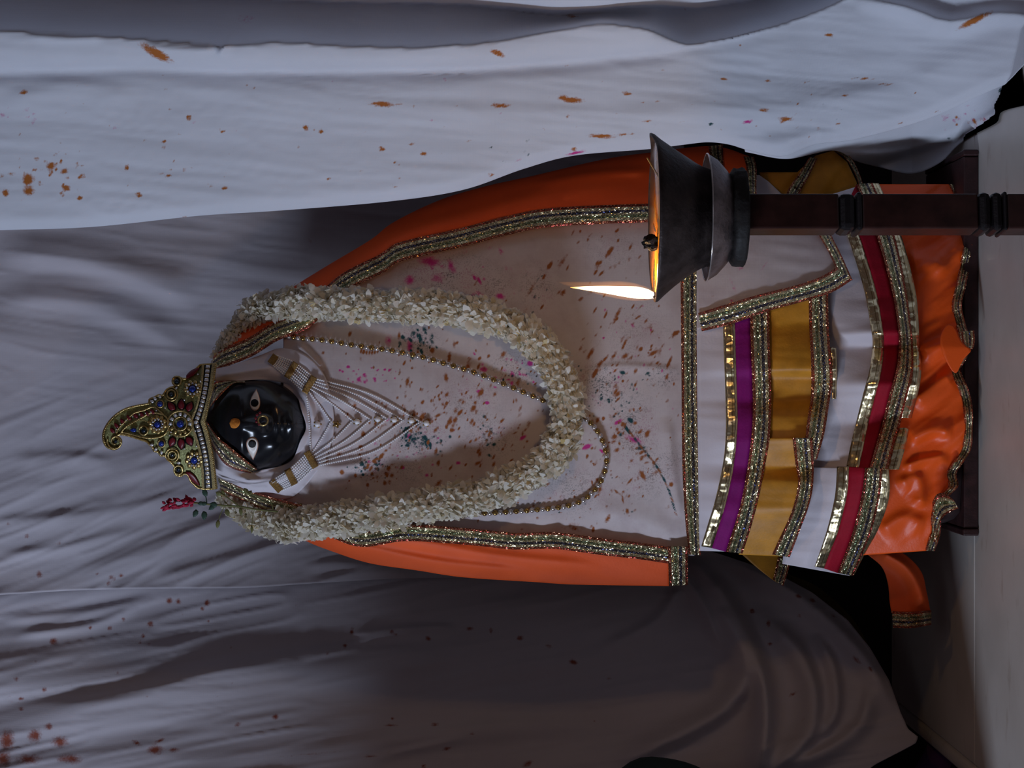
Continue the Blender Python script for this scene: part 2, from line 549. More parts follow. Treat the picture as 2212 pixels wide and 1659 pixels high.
def strip(name, A, B, Yf, mat, parent=None, nu=60, nv=8, off=0.0, thick=0.001, ripple=None, rng=None, attrs=None):
    """sheet spanned between two photo-space lines; Yf(ix,iy) gives its distance"""
    a = crom(A, nu); b = crom(B, nu)
    t = np.linspace(0, 1, nv)[:, None, None]
    G = a[None] * (1 - t) + b[None] * t
    ix, iy = G[..., 0], G[..., 1]
    Y = Yf(ix, iy) + off
    if ripple is not None:
        Y = Y + ripple(ix, iy)
    W = P(ix, iy, Y)
    L = np.concatenate([[0], np.cumsum(np.linalg.norm(np.diff(W[nv // 2], axis=0), axis=1))])
    uv = np.stack([np.broadcast_to(t[..., 0], ix.shape), np.broadcast_to(L[None], ix.shape)], -1)
    return grid(name, W, mat, parent, uv, None, thick)


def cdt_sheet(name, outline, Yf, mat, parent=None, space=10, off=0.0, thick=0.002, smoothn=0, jitter=0.0):
    """sheet with any photo-space outline, filled with an inner grid"""
    o = np.asarray(outline, float)
    if smoothn:
        o = crom(np.vstack([o, o[:1]]), smoothn + 1)[:-1]
    x0, y0 = o.min(0); x1, y1 = o.max(0)
    gx, gy = np.meshgrid(np.arange(x0 + space / 2, x1, space), np.arange(y0 + space / 2, y1, space))
    pts = np.stack([gx.ravel(), gy.ravel()], -1)
    # inside test and keep a margin to the border
    ins = np.zeros(len(pts), bool)
    n = len(o)
    for i in range(n):
        a, b2 = o[i], o[(i + 1) % n]
        c = ((a[1] > pts[:, 1]) != (b2[1] > pts[:, 1]))
        with np.errstate(divide='ignore', invalid='ignore'):
            xx = (b2[0] - a[0]) * (pts[:, 1] - a[1]) / (b2[1] - a[1]) + a[0]
        ins ^= c & (pts[:, 0] < xx)
    pts = pts[ins]
    if len(pts):
        d, _, _ = polydist(pts[:, 0], pts[:, 1], np.vstack([o, o[:1]]))
        pts = pts[d > space * 0.35]
    allp = [Vector((float(p[0]), float(p[1]))) for p in np.vstack([o, pts])]
    edges = [(i, (i + 1) % n) for i in range(n)]
    vs, es, fs, *_ = delaunay_2d_cdt(allp, edges, [], 1, 1e-4)
    v2 = np.array([[v.x, v.y] for v in vs])
    W = P(v2[:, 0], v2[:, 1], Yf(v2[:, 0], v2[:, 1]) + off)
    tris = np.array(fs, int)
    a = W[tris[:, 0]]; bq = W[tris[:, 1]]; c = W[tris[:, 2]]
    nr = np.cross(bq - a, c - a)[:, 1]
    tris[nr > 0] = tris[nr > 0][:, ::-1]
    m = len(W)
    W2 = W.copy(); W2[:, 1] += thick
    cnt = {}
    for t in tris:
        for i in range(3):
            cnt[(t[i], t[(i + 1) % 3])] = 1
    sides = [(e[1], e[0], e[0] + m, e[1] + m) for e in cnt if (e[1], e[0]) not in cnt]
    faces = [tuple(t) for t in tris] + [tuple(t[::-1] + m) for t in tris] + sides
    s0 = 0.0005
    uv = np.vstack([v2, v2]) * s0
    return obj(name, raw_mesh(name, np.vstack([W, W2]), faces, mat, uv), parent)


def blob(name, outline, Yf, mat, parent=None, off=0.0, dome=0.002, base=0.001, smoothn=20, flat=False):
    """domed inlay with a photo-space outline"""
    o = np.asarray(outline, float)
    if smoothn:
        o = crom(np.vstack([o, o[:1]]), smoothn + 1)[:-1]
    c = o.mean(0)
    n = len(o)
    scs = [1.0, 0.97, 0.8, 0.55, 0.28]
    hs = [base, -0.15, -0.62, -0.88, -0.98]
    V = []
    for k, (s, h) in enumerate(zip(scs, hs)):
        q = c + (o - c) * s
        y = Yf(q[:, 0], q[:, 1]) + off + (base if k == 0 else h * dome)
        V.append(P(q[:, 0], q[:, 1], y))
    V.append(P(c[0], c[1], Yf(c[0], c[1]) + off - dome)[None])
    V = np.vstack(V)
    f = []
    for k in range(4):
        for i in range(n):
            j = (i + 1) % n
            f.append((k * n + i, k * n + j, (k + 1) * n + j, (k + 1) * n + i))
    for i in range(n):
        f.append((4 * n + i, 4 * n + (i + 1) % n, 5 * n))
    f.append(tuple(range(n - 1, -1, -1)))
    me = raw_mesh(name, V, f, mat)
    bm = bmesh.new(); bm.from_mesh(me); bmesh.ops.recalc_face_normals(bm, faces=bm.faces); bm.to_mesh(me); bm.free()
    return obj(name, me, parent)


def circle(cx, cy, r, n=14, ry=None):
    t = np.linspace(0, 2 * np.pi, n, endpoint=False)
    return np.stack([cx + r * np.cos(t), cy + (ry or r) * np.sin(t)], -1)


def tube_mesh(name, pts, rad, mat, seg=8, caps=True, close=False):
    p = np.asarray(pts, float)
    n = len(p)
    r = np.broadcast_to(np.asarray(rad, float), (n,))
    d = np.gradient(p, axis=0)
    if close:
        d = np.roll(p, -1, 0) - np.roll(p, 1, 0)
    d /= np.linalg.norm(d, axis=1)[:, None] + 1e-12
    ref = np.array([0, 1.0, 0])
    if abs(d[0] @ ref) > 0.9:
        ref = np.array([1.0, 0, 0])
    V = []
    a = np.cross(d[0], ref); a /= np.linalg.norm(a)
    th = np.linspace(0, 2 * np.pi, seg, endpoint=False)
    for i in range(n):
        a = a - d[i] * (a @ d[i]); a /= np.linalg.norm(a) + 1e-12
        bb = np.cross(d[i], a)
        V.append(p[i] + r[i] * (np.cos(th)[:, None] * a + np.sin(th)[:, None] * bb))
    V = np.vstack(V)
    f = []
    m = n if close else n - 1
    for i in range(m):
        i2 = (i + 1) % n
        for k in range(seg):
            k2 = (k + 1) % seg
            f.append((i * seg + k, i2 * seg + k, i2 * seg + k2, i * seg + k2)[::-1])
    if caps and not close:
        f.append(tuple(range(seg))[::1]); f.append(tuple(range((n - 1) * seg, n * seg))[::-1])
    return raw_mesh(name, V, f, mat)


def tube(name, pts, rad, mat, parent=None, seg=8, close=False):
    return obj(name, tube_mesh(name, pts, rad, mat, seg, True, close), parent)


def tube_px(name, line, Yf, rad_px, mat, parent=None, n=40, off=0.0, seg=8, close=False):
    l = crom(line, n)
    y = Yf(l[:, 0], l[:, 1]) + off
    W = P(l[:, 0], l[:, 1], y)
    return tube(name, W, rad_px * 0.0005, mat, parent, seg, close)


def sphere_mesh(name, r, mat, u=10, v=7, sx=1, sy=1, sz=1):
    bm = bmesh.new()
    bmesh.ops.create_uvsphere(bm, u_segments=u, v_segments=v, radius=r)
    bmesh.ops.scale(bm, vec=(sx, sy, sz), verts=bm.verts)
    me = bpy.data.meshes.new(name); bm.to_mesh(me); bm.free()
    me.polygons.foreach_set('use_smooth', np.ones(len(me.polygons), bool))
    me.materials.append(MAT[mat])
    return me


def join_copies(name, base, mats, mat):
    """one mesh from many placed copies of a base mesh (numpy)"""
    v = np.empty(len(base.vertices) * 3); base.vertices.foreach_get('co', v); v = v.reshape(-1, 3)
    fs = [tuple(p.vertices) for p in base.polygons]
    V = []; F = []
    for k, M in enumerate(mats):
        M = np.array(M)
        V.append(v @ M[:3, :3].T + M[:3, 3])
        o = k * len(v)
        F += [tuple(i + o for i in f) for f in fs]
    me = raw_mesh(name, np.vstack(V), F, mat)
    return me


def lathe(name, prof, cx, cy, mat, parent=None, seg=48, rf=None):
    """prof: list of (r, z); closed at both ends on the axis when r=0"""
    th = np.linspace(0, 2 * np.pi, seg, endpoint=False)
    V = []
    for (r, z) in prof:
        rr = np.full(seg, r, float)
        zz = np.full(seg, z, float)
        if rf:
            rr, zz = rf(th, rr, zz)
        V.append(np.stack([cx + rr * np.cos(th), cy + rr * np.sin(th), zz], -1))
    V = np.vstack(V)
    f = []
    for i in range(len(prof) - 1):
        for k in range(seg):
            k2 = (k + 1) % seg
            f.append((i * seg + k, i * seg + k2, (i + 1) * seg + k2, (i + 1) * seg + k))
    f.append(tuple(range(seg))[::-1]); f.append(tuple(range((len(prof) - 1) * seg, len(prof) * seg)))
    me = raw_mesh(name, V, f, mat)
    bm = bmesh.new(); bm.from_mesh(me); bmesh.ops.recalc_face_normals(bm, faces=bm.faces); bm.to_mesh(me); bm.free()
    return obj(name, me, parent)


def box(name, x0, x1, y0, y1, z0, z1, mat, parent=None, bev=0.0, seg=2):
    bm = bmesh.new()
    bmesh.ops.create_cube(bm, size=1)
    for v in bm.verts:
        v.co = Vector(((x0 + x1) / 2 + v.co.x * (x1 - x0), (y0 + y1) / 2 + v.co.y * (y1 - y0), (z0 + z1) / 2 + v.co.z * (z1 - z0)))
    if bev:
        bmesh.ops.bevel(bm, geom=bm.edges[:], offset=bev, segments=seg, affect='EDGES', profile=0.5)
    me = bpy.data.meshes.new(name); bm.to_mesh(me); bm.free()
    me.materials.append(MAT[mat])
    return obj(name, me, parent)


def thing(name, label, cat, loc, group=None):
    o = bpy.data.objects.new(name, None)
    COL.objects.link(o)
    o.location = loc
    o.matrix_world = Matrix.Translation(loc)
    o.empty_display_size = 0.05
    o['label'] = label; o['category'] = cat
    if group:
        o['group'] = group
    return o


def tag(o, label, cat, group=None):
    o['label'] = label; o['category'] = cat
    if group:
        o['group'] = group
    return o


def structure(o):
    o['kind'] = 'structure'
    return o


# ------------------------------------------------------------------ stains
def splats(ix, iy, lst):
    """field = max over ellipses of (1-d); lst rows: cx, cy, rx, ry, angle, amp"""
    f = np.zeros(ix.shape)
    shp = ix.shape
    X = ix.ravel(); Yv = iy.ravel(); F = f.ravel()
    order = np.argsort(X, kind='stable'); Xs = X[order]
    for cx, cy, rx, ry, ang, amp in lst:
        R = max(rx, ry) * 1.05
        i0, i1 = np.searchsorted(Xs, [cx - R, cx + R])
        sel = order[i0:i1]
        if not len(sel):
            continue
        sel = sel[np.abs(Yv[sel] - cy) < R]
        if not len(sel):
            continue
        c, s = math.cos(math.radians(ang)), math.sin(math.radians(ang))
        dx = X[sel] - cx; dy = Yv[sel] - cy
        a = (dx * c + dy * s) / rx; b2 = (-dx * s + dy * c) / ry
        v = amp * (1.15 - np.sqrt(a * a + b2 * b2))
        F[sel] = np.maximum(F[sel], v)
    return np.clip(F.reshape(shp), 0, 1)


def cluster(cx, cy, sx, sy, n, r0, r1, ang=0.0, aspect=1.6, spread=25, amp=1.0, seed=0):
    g = np.random.default_rng(seed)
    out = []
    for _ in range(n):
        r = r0 + (r1 - r0) * g.random() ** 3
        asp = 1 + (aspect - 1) * g.random()
        out.append((cx + g.normal() * sx, cy + g.normal() * sy, r * asp, r, ang + g.normal() * spread, amp * (0.38 + 0.62 * g.random())))
    return out


# ================================================================== the setting
def floorY(ix):
    return CAMZ * FPX / (ix - 1106.0) + CAMY


floor = structure(bpy.data.objects.new('floor', None)); COL.objects.link(floor)
EDGE_X = -0.405
box('marble_slab', EDGE_X, 0.42, -0.70, -0.0312, -0.04, 0.0, 'marble', floor, 0.0012)
box('marble_slab', EDGE_X, 0.42, -0.0288, 0.40, -0.04, 0.0, 'marble', floor, 0.0012)
box('marble_slab', 0.4224, 1.1, -0.70, -0.0312, -0.04, 0.0, 'marble', floor, 0.0012)
box('marble_slab', 0.4224, 1.1, -0.0288, 0.40, -0.04, 0.0, 'marble', floor, 0.0012)
box('edge_moulding', EDGE_X - 0.022, EDGE_X - 0.001, -0.70, -0.0312, -0.034, 0.002, 'marble', floor, 0.009, 4)
box('edge_moulding', EDGE_X - 0.022, EDGE_X - 0.001, -0.0288, 0.40, -0.034, 0.002, 'marble', floor, 0.009, 4)
box('platform_core', EDGE_X - 0.004, 1.1, -0.68, 0.40, -0.30, -0.041, 'wall', floor)
box('lower_floor', -1.9, EDGE_X - 0.005, -3.6, 0.40, -0.34, -0.30, 'wall', floor)
box('lower_floor', EDGE_X - 0.005, 1.1, -3.6, -0.685, -0.34, -0.30, 'wall', floor)
structure(box('wall_back', -1.9, 1.1, 0.402, 0.46, -0.30, 1.7, 'wall'))
# unseen low wall, added as a light blocker on the left: it keeps the daylight off the lower left-hand cloths
structure(box('shade_blocker_left', -1.6, -0.765, -0.34, -0.25, -0.30, 0.875, 'jamb', None, 0.004))
structure(box('wall_right', 1.102, 1.16, -0.70, 0.40, -0.30, 1.7, 'jamb'))

# ------------------------------------------------------------------ curtain on the right
EDGE_R = [(-160, 500), (0, 497), (200, 490), (430, 466), (600, 455), (840, 435), (1000, 410), (1130, 365), (1240, 336),
          (1400, 322), (1480, 312), (1530, 307), (1575, 312), (1620, 325), (1690, 337), (1760, 312), (1850, 300), (2000, 258),
          (2130, 200), (2212, 165), (2330, 110)]
er = np.array(EDGE_R, float)
_e = crom(er, 800)
edge_r = lambda q: np.interp(q, _e[:, 0], _e[:, 1])
L1 = smooth_table([0, 200, 400, 480, 600, 750, 900, 1050, 1200, 1300, 1400, 1480, 1569, 1685, 1770, 1820, 1950],
                  [64, 76, 90, 98, 90, 98, 102, 92, 66, 48, 62, 98, 84, 54, 23, 0, -60], 14)
L2 = smooth_table([0, 200, 300, 500, 800, 1000, 1200, 1350, 1480, 1600, 1700, 1950],
                  [150, 146, 142, 150, 150, 145, 132, 118, 106, 84, 52, -50], 18)
L0 = smooth_table([-150, 400, 700, 1000, 1106, 1200, 1330, 1420, 1500, 1640, 1750], [-40, -8, 4, 10, 22, 34, 24, 18, 20, 0, -60], 20)
baseR = smooth_table([-150, 300, 1000, 1500, 1800, 1950, 2100, 2212, 2330], [0.05, 0.02, -0.03, -0.045, -0.06, -0.075, -0.13, -0.205, -0.30], 40)


def right_curtain_Y(ix, iy):
    e = edge_r(ix)
    k = np.clip((e - iy) / 340.0, 0, 1.6)
    Y = baseR(ix) - 0.075 * k
    l1, l2 = L1(ix), L2(ix)
    # roll between the two fold lines
    roll = np.clip((l2 - iy) / np.maximum(l2 - l1, 8), 0, 1)
    Y = Y - 0.020 * np.minimum(1, (l2 - l1) / 45.0) * roll ** 0.8 * (2 - roll)
    back = np.clip(l1 - iy, 0, 400)
    Y = Y + 0.075 * (1 - np.exp(-back / 26.0)) + 0.00012 * back
    Y = Y - 0.085 * (1 - np.exp(-np.clip(L0(ix) - iy, 0, 400) / 22.0))
    Y = Y + 0.007 * np.exp(-((iy - l2 - 8) / 16.0) ** 2) * np.clip((l2 - l1) / 40.0, 0, 1)
    # broad soft waves and fine wrinkles
    Y = Y - 0.008 * dirnoise(ix, iy, 2, 900, 95, 3) - 0.0030 * dirnoise(ix, iy, 4, 420, 42, 9)
    Y = Y - 0.0011 * dirnoise(ix, iy, 5, 160, 15, 12, True)
    for pts, w, h, sk in (
            ([(430, 215), (700, 225), (1100, 240), (1400, 250)], 26, 0.003, 0.3),
            ([(330, 190), (650, 200), (1000, 200)], 14, 0.002, 0.2),
            ([(0, 220), (150, 190), (300, 215)], 22, 0.003, 0.2),
            ([(60, 78), (140, 84), (230, 82)], 7, 0.005, 0.0),
            ([(310, 100), (400, 108), (470, 104)], 8, 0.005, 0.2),
            ([(470, 118), (490, 95), (505, 80)], 7, 0.008, 0.3),
            ([(1290, 250), (1500, 240), (1750, 225), (2000, 170)], 26, 0.004, 0.2),
            ([(1700, 296), (1790, 290), (1830, 298)], 10, 0.0015, 0.2),
            ([(1640, 320), (1720, 300), (1800, 288)], 22, 0.004, -0.2),
            ([(1850, -5), (1960, 18), (2050, 48), (2160, 30), (2300, 46)], 17, 0.020, 0.2),
            ([(1960, 190), (2080, 130), (2230, 70)], 40, 0.005, 0.2),
    ):
        Y = Y - fold(ix, iy, pts, w, h, sk)
    return Y


nr, nc = 560, 130
rx = np.linspace(-450, 2330, nr)
tt = np.linspace(0, 1, nc)
IX = np.repeat(rx[:, None], nc, 1)
IY = edge_r(IX) + tt[None] * (-330 - edge_r(IX))
# the free edge curls back a little
Yc = right_curtain_Y(IX, IY) + 0.010 * np.exp(-((edge_r(IX) - IY) / 14.0) ** 2)
W = P(IX, IY, Yc)
W[..., 2] = np.maximum(W[..., 2], 0.004 + 0.004 * tt[None])
rust = [(338, 115, 52, 13, 30, 1), (825, 225, 35, 8, 3, 1), (870, 227, 40, 3, 2, .7), (1075, 115, 24, 8, 20, 1), (1082, 228, 30, 6, 0, 1), (1235, 216, 36, 8, 4, 1), (1215, 210, 20, 7, -8, .8),
        (1235, 35, 22, 5, 5, .8), (1790, 76, 15, 5, 5, 1), (2105, 44, 52, 9, -27, 1), (1710, 109, 4, 4, 0, 1), (1600, 99, 4, 4, 0, 1), (1562, 170, 15, 4, 10, .8),
        (1865, 170, 34, 4, 2, .8), (1912, 182, 30, 4, 0, .8), (1825, 207, 14, 4, 0, .8), (1650, 238, 16, 6, 5, .9), (1697, 257, 22, 6, 0, 1),
        (52, 199, 14, 6, -12, 1), (60, 388, 16, 18, 0, 1), (62, 412, 16, 14, 0, 1), (110, 358, 14, 8, 0, 1), (143, 406, 14, 9, 15, 1), (172, 428, 8, 7, 0, 1), (300, 421, 11, 7, 25, 1),
        (134, 420, 10, 6, 40, 1), (485, 405, 11, 5, 0, 1), (454, 400, 9, 4, 20, .9), (660, 276, 11, 7, 30, 1), (694, 284, 7, 7, 0, 1), (355, 306, 7, 6, 0, .9),
        (408, 254, 9, 7, 30, 1), (480, 283, 14, 4, 20, .9), (354, 320, 7, 5, 0, .8), (360, 378, 24, 4, 14, .8), (12, 416, 12, 9, 60, 1), (274, 362, 7, 10, 0, 1),
        (1300, 294, 42, 6, 2, 1), (1345, 290, 20, 4, 5, .8), (1355, 202, 16, 5, 5, .8), (1240, 322, 10, 6, 0, .9), (915, 332, 12, 6, 12, 1), (825, 322, 10, 6, 20, 1),
        (855, 352, 22, 3, 30, .7), (890, 312, 14, 4, 5, .7), (1015, 305, 10, 4, 5, .7), (1060, 378, 10, 5, 0, .9), (850, 402, 12, 4, 15, .8), (710, 388, 9, 4, 0, .8), (1420, 218, 12, 4, 0, .6),
        (1480, 20, 9, 5, 0, .6), (1400, 262, 18, 3, 0, .6), (1470, 262, 22, 3, 0, .5)]
rust += cluster(120, 375, 70, 30, 46, 3.5, 8, 10, 1.8, 30, .95, 1) + cluster(300, 370, 150, 40, 40, 3, 6, 10, 2.2, 20, .8, 2)
rust += cluster(1050, 280, 330, 60, 46, 3, 6, 3, 3, 14, .75, 3) + cluster(1750, 230, 260, 60, 46, 3, 6, 3, 3.6, 12, .7, 4) + cluster(300, 250, 260, 50, 24, 3, 5, 5, 2.5, 18, .7, 5)
mag = cluster(50, 245, 36, 14, 16, 4, 8, 0, 2, 20, .55, 6) + cluster(430, 275, 40, 12, 9, 4, 10, -20, 2, 20, .5, 7) + cluster(840, 180, 90, 12, 12, 4, 8, 0, 2.5, 12, .45, 8)
mag += [(248, 275, 8, 5, 0, .6), (960, 172, 7, 6, 0, .7), (1245, 330, 30, 5, -12, .9), (1210, 352, 22, 5, -15, .6), (1615, 263, 15, 5, -8, 1), (1120, 345, 18, 5, -20, .6), (530, 45, 60, 26, 0, .30)]
mag += cluster(1130, 240, 120, 30, 10, 4, 7, 0, 2, 14, .5, 9) + cluster(2085, 262, 30, 14, 14, 5, 11, 0, 1.8, 30, .6, 71)
grn = cluster(1110, 335, 50, 14, 12, 3.5, 7, -15, 2, 20, .8, 10) + cluster(1830, 250, 60, 16, 8, 3.5, 6, 0, 2, 20, .6, 11) + [(1535, 268, 9, 5, 0, .8), (1850, 168, 14, 3, 0, .5)]
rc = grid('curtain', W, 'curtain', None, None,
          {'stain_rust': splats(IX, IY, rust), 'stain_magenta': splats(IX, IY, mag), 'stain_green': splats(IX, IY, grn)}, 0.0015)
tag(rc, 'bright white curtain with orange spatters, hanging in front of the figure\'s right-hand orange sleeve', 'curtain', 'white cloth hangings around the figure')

# turned-up hem of that curtain, lying on the marble
HEM_A = [(1600, 290), (1690, 300), (1760, 285), (1850, 270), (2000, 225), (2130, 165), (2230, 120)]
HEM_B = [(1610, 328), (1700, 343), (1800, 325), (1850, 348), (1900, 361), (1970, 375), (2030, 352), (2080, 306), (2160, 266), (2172, 242), (2235, 226)]


def hem_Y(ix, iy):
    top = right_curtain_Y(ix, np.minimum(iy, edge_r(ix))) + 0.016
    k = np.clip((iy - edge_r(ix) + 40) / 110.0, 0, 1)
    fy = np.interp(ix, [1600, 1850, 1970, 2080, 2160, 2235], [0.02, 0.065, 0.07, 0.014, -0.125, -0.24])
    Y = top * (1 - k) + fy * k
    return Y - fold(ix, iy, [(1800, 330), (1930, 330), (2060, 290), (2200, 215)], 10, 0.008, 0.2) - 0.006 * dirnoise(ix, iy, -20, 160, 30, 77)


a = crom(HEM_A, 150); b_ = crom(HEM_B, 150)
t = np.linspace(0, 1, 30)[:, None, None]
G = a[None] * (1 - t) + b_[None] * t
W = P(G[..., 0], G[..., 1], hem_Y(G[..., 0], G[..., 1]))
W[..., 2] = np.maximum(W[..., 2], 0.002)
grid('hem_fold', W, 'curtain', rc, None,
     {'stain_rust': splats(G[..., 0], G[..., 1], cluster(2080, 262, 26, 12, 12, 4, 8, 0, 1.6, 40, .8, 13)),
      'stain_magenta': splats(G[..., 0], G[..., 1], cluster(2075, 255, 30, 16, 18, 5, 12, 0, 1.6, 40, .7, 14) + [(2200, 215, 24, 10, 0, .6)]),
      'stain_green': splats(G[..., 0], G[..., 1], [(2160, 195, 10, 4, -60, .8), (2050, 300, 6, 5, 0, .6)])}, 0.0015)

# ------------------------------------------------------------------ backdrop cloth behind the figure
SEAM = [(-160, 1292), (0, 1285), (150, 1276), (300, 1272), (520, 1270), (650, 1262), (760, 1255), (860, 1250), (1000, 1248), (1600, 1240)]
_s2 = crom(SEAM, 400)
seam = lambda q: np.interp(q, _s2[:, 0], _s2[:, 1])


def back_Y(ix, iy):
    Y = 0.235 + 0.0 * ix
    wl = np.clip((iy - 760) / 240.0, 0, 1)
    Y = Y - wl * (0.0034 * dirnoise(ix, iy, -22, 330, 52, 21, True) + 0.0011 * dirnoise(ix, iy, -18, 170, 20, 22, True))
    Y = Y - (1 - wl) * (0.014 * dirnoise(ix, iy, 9, 620, 120, 24) + 0.0012 * dirnoise(ix, iy, 6, 220, 26, 25, True))
    for pts, w, h, sk in (
            ([(0, 545), (170, 560), (300, 600), (430, 650)], 34, 0.0124, -0.3),
            ([(0, 640), (200, 660), (400, 740)], 30, 0.0087, -0.2),
            ([(-50, 1130), (200, 1110), (420, 1060)], 16, 0.0037, 0.3),
            ([(150, 1260), (330, 1180), (560, 1100), (640, 1080)], 20, 0.0056, 0.3),
            ([(330, 1255), (520, 1200), (640, 1160)], 20, 0.0056, 0.2),
            ([(650, 1225), (720, 1215), (800, 1222), (900, 1232)], 13, 0.0056, 0.3),
            ([(660, 1255), (800, 1236), (900, 1240)], 9, 0.0043, 0.2),
            ([(30, 1000), (140, 985), (250, 1000)], 16, 0.0031, 0.3),
            ([(0, 1200), (150, 1180), (300, 1140)], 12, 0.0037, 0.2)):
        Y = Y - fold(ix, iy, pts, w, h, sk)
    # the seam edge stands proud
    Y = Y - 0.006 * np.exp(-np.clip(seam(ix) - iy, 0, 999) / 30.0)
    return Y


nr, nc = 410, 215
IX = np.repeat(np.linspace(-450, 1478, nr)[:, None], nc, 1)
tt = np.linspace(0, 1, nc)
IY = seam(IX) + tt[None] * (240 - seam(IX))
rust = [(85, 1240, 10, 12, 0, .9), (58, 1158, 8, 8, 0, .8), (128, 1173, 6, 8, 0, .8), (240, 1247, 9, 8, 0, .8), (262, 1243, 9, 6, 0, .9), (235, 1260, 8, 8, 0, .8), (246, 1252, 6, 6, 0, .8),
        (210, 1240, 6, 5, 0, .7), (535, 1278, 7, 6, 0, .7), (670, 520, 14, 6, 60, .5), (635, 560, 6, 6, 0, .5), (310, 788, 7, 3, 0, .6), (18, 1131, 8, 6, 0, .7), (80, 1168, 5, 5, 0, .6)]
rust += cluster(150, 1170, 90, 45, 26, 2.8, 5, 0, 1.3, 40, .65, 31)
grid_attrs = {'stain_rust': splats(IX, IY, rust), 'stain_magenta': np.zeros_like(IX), 'stain_green': np.zeros_like(IX)}
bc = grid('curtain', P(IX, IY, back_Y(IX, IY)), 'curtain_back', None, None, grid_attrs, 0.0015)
tag(bc, 'wrinkled shaded white backdrop cloth directly behind the crowned figure', 'curtain', 'white cloth hangings around the figure')

# ------------------------------------------------------------------ draped cloth on the left
HEM_L = [(1150, 1440), (1180, 1500), (1200, 1565), (1215, 1610), (1245, 1690), (1280, 1755), (1340, 1832), (1400, 1880), (1470, 1921),
         (1540, 1946), (1575, 1962), (1592, 1984), (1606, 1978), (1620, 1952), (1652, 1890), (1700, 1830), (1800, 1800), (1960, 1790)]
hl = np.array(HEM_L, float)
hem_l = lambda q: np.interp(q, hl[:, 0], hl[:, 1])


def left_Y(ix, iy):
    Y = 0.262 - 0.00016 * np.clip(iy - 1300, -100, 800)
    low = np.clip((ix - 1150) / 500.0, 0, 1)
    Y = Y - 0.03 * low - 0.06 * low ** 2 * np.clip((iy - 1250) / 350.0, 0, 1)
    Y = Y - 0.020 * dirnoise(ix, iy, -5, 760, 105, 41) * (1 - 0.5 * low) - 0.0022 * dirnoise(ix, iy, -10, 260, 30, 42, True) - 0.006 * dirnoise(ix, iy, -8, 330, 50, 43)
    for pts, w, h, sk in (
            ([(0, 1545), (250, 1510), (500, 1450), (800, 1425), (1060, 1400)], 40, 0.0143, 0.35),
            ([(560, 1420), (760, 1405), (900, 1395)], 9, 0.0039, 0.2),
            ([(760, 1372), (860, 1360), (985, 1352)], 11, 0.0078, 0.3),
            ([(640, 1408), (760, 1390), (810, 1375)], 10, 0.0052, 0.3),
            ([(0, 1340), (200, 1320), (330, 1290)], 12, 0.0039, 0.2),
            ([(40, 1370), (190, 1350), (300, 1310)], 10, 0.0039, 0.2),
            ([(780, 1650), (900, 1615), (1020, 1590)], 10, 0.0052, 0.2),
            ([(600, 1640), (760, 1610), (1000, 1580), (1300, 1560)], 28, 0.0078, 0.2),
            ([(1485, 1205), (1545, 1260), (1600, 1350), (1640, 1440), (1655, 1520), (1652, 1600), (1630, 1700)], 22, 0.0405, 0.2),
            ([(1500, 1260), (1570, 1350), (1605, 1430), (1600, 1490), (1540, 1550), (1440, 1600), (1330, 1650)], 24, 0.0297, 0.2),
            ([(1470, 1230), (1520, 1310), (1555, 1400)], 14, 0.0162, 0.2),
            ([(1640, 1330), (1720, 1400), (1760, 1500), (1740, 1600), (1640, 1680)], 24, 0.0270, 0.3),
            ([(1760, 1370), (1800, 1440), (1805, 1540), (1760, 1600)], 16, 0.0189, 0.3),
            ([(1880, 1480), (1860, 1560), (1800, 1610), (1700, 1660)], 18, 0.0189, -0.3),
            ([(1560, 1210), (1680, 1260), (1790, 1340), (1880, 1440), (1930, 1540)], 22, 0.0216, 0.3),
            ([(1300, 1400), (1420, 1340), (1480, 1250)], 16, 0.0108, 0.2)):
        Y = Y - fold(ix, iy, pts, w, h, sk)
    return np.maximum(Y, -0.02)


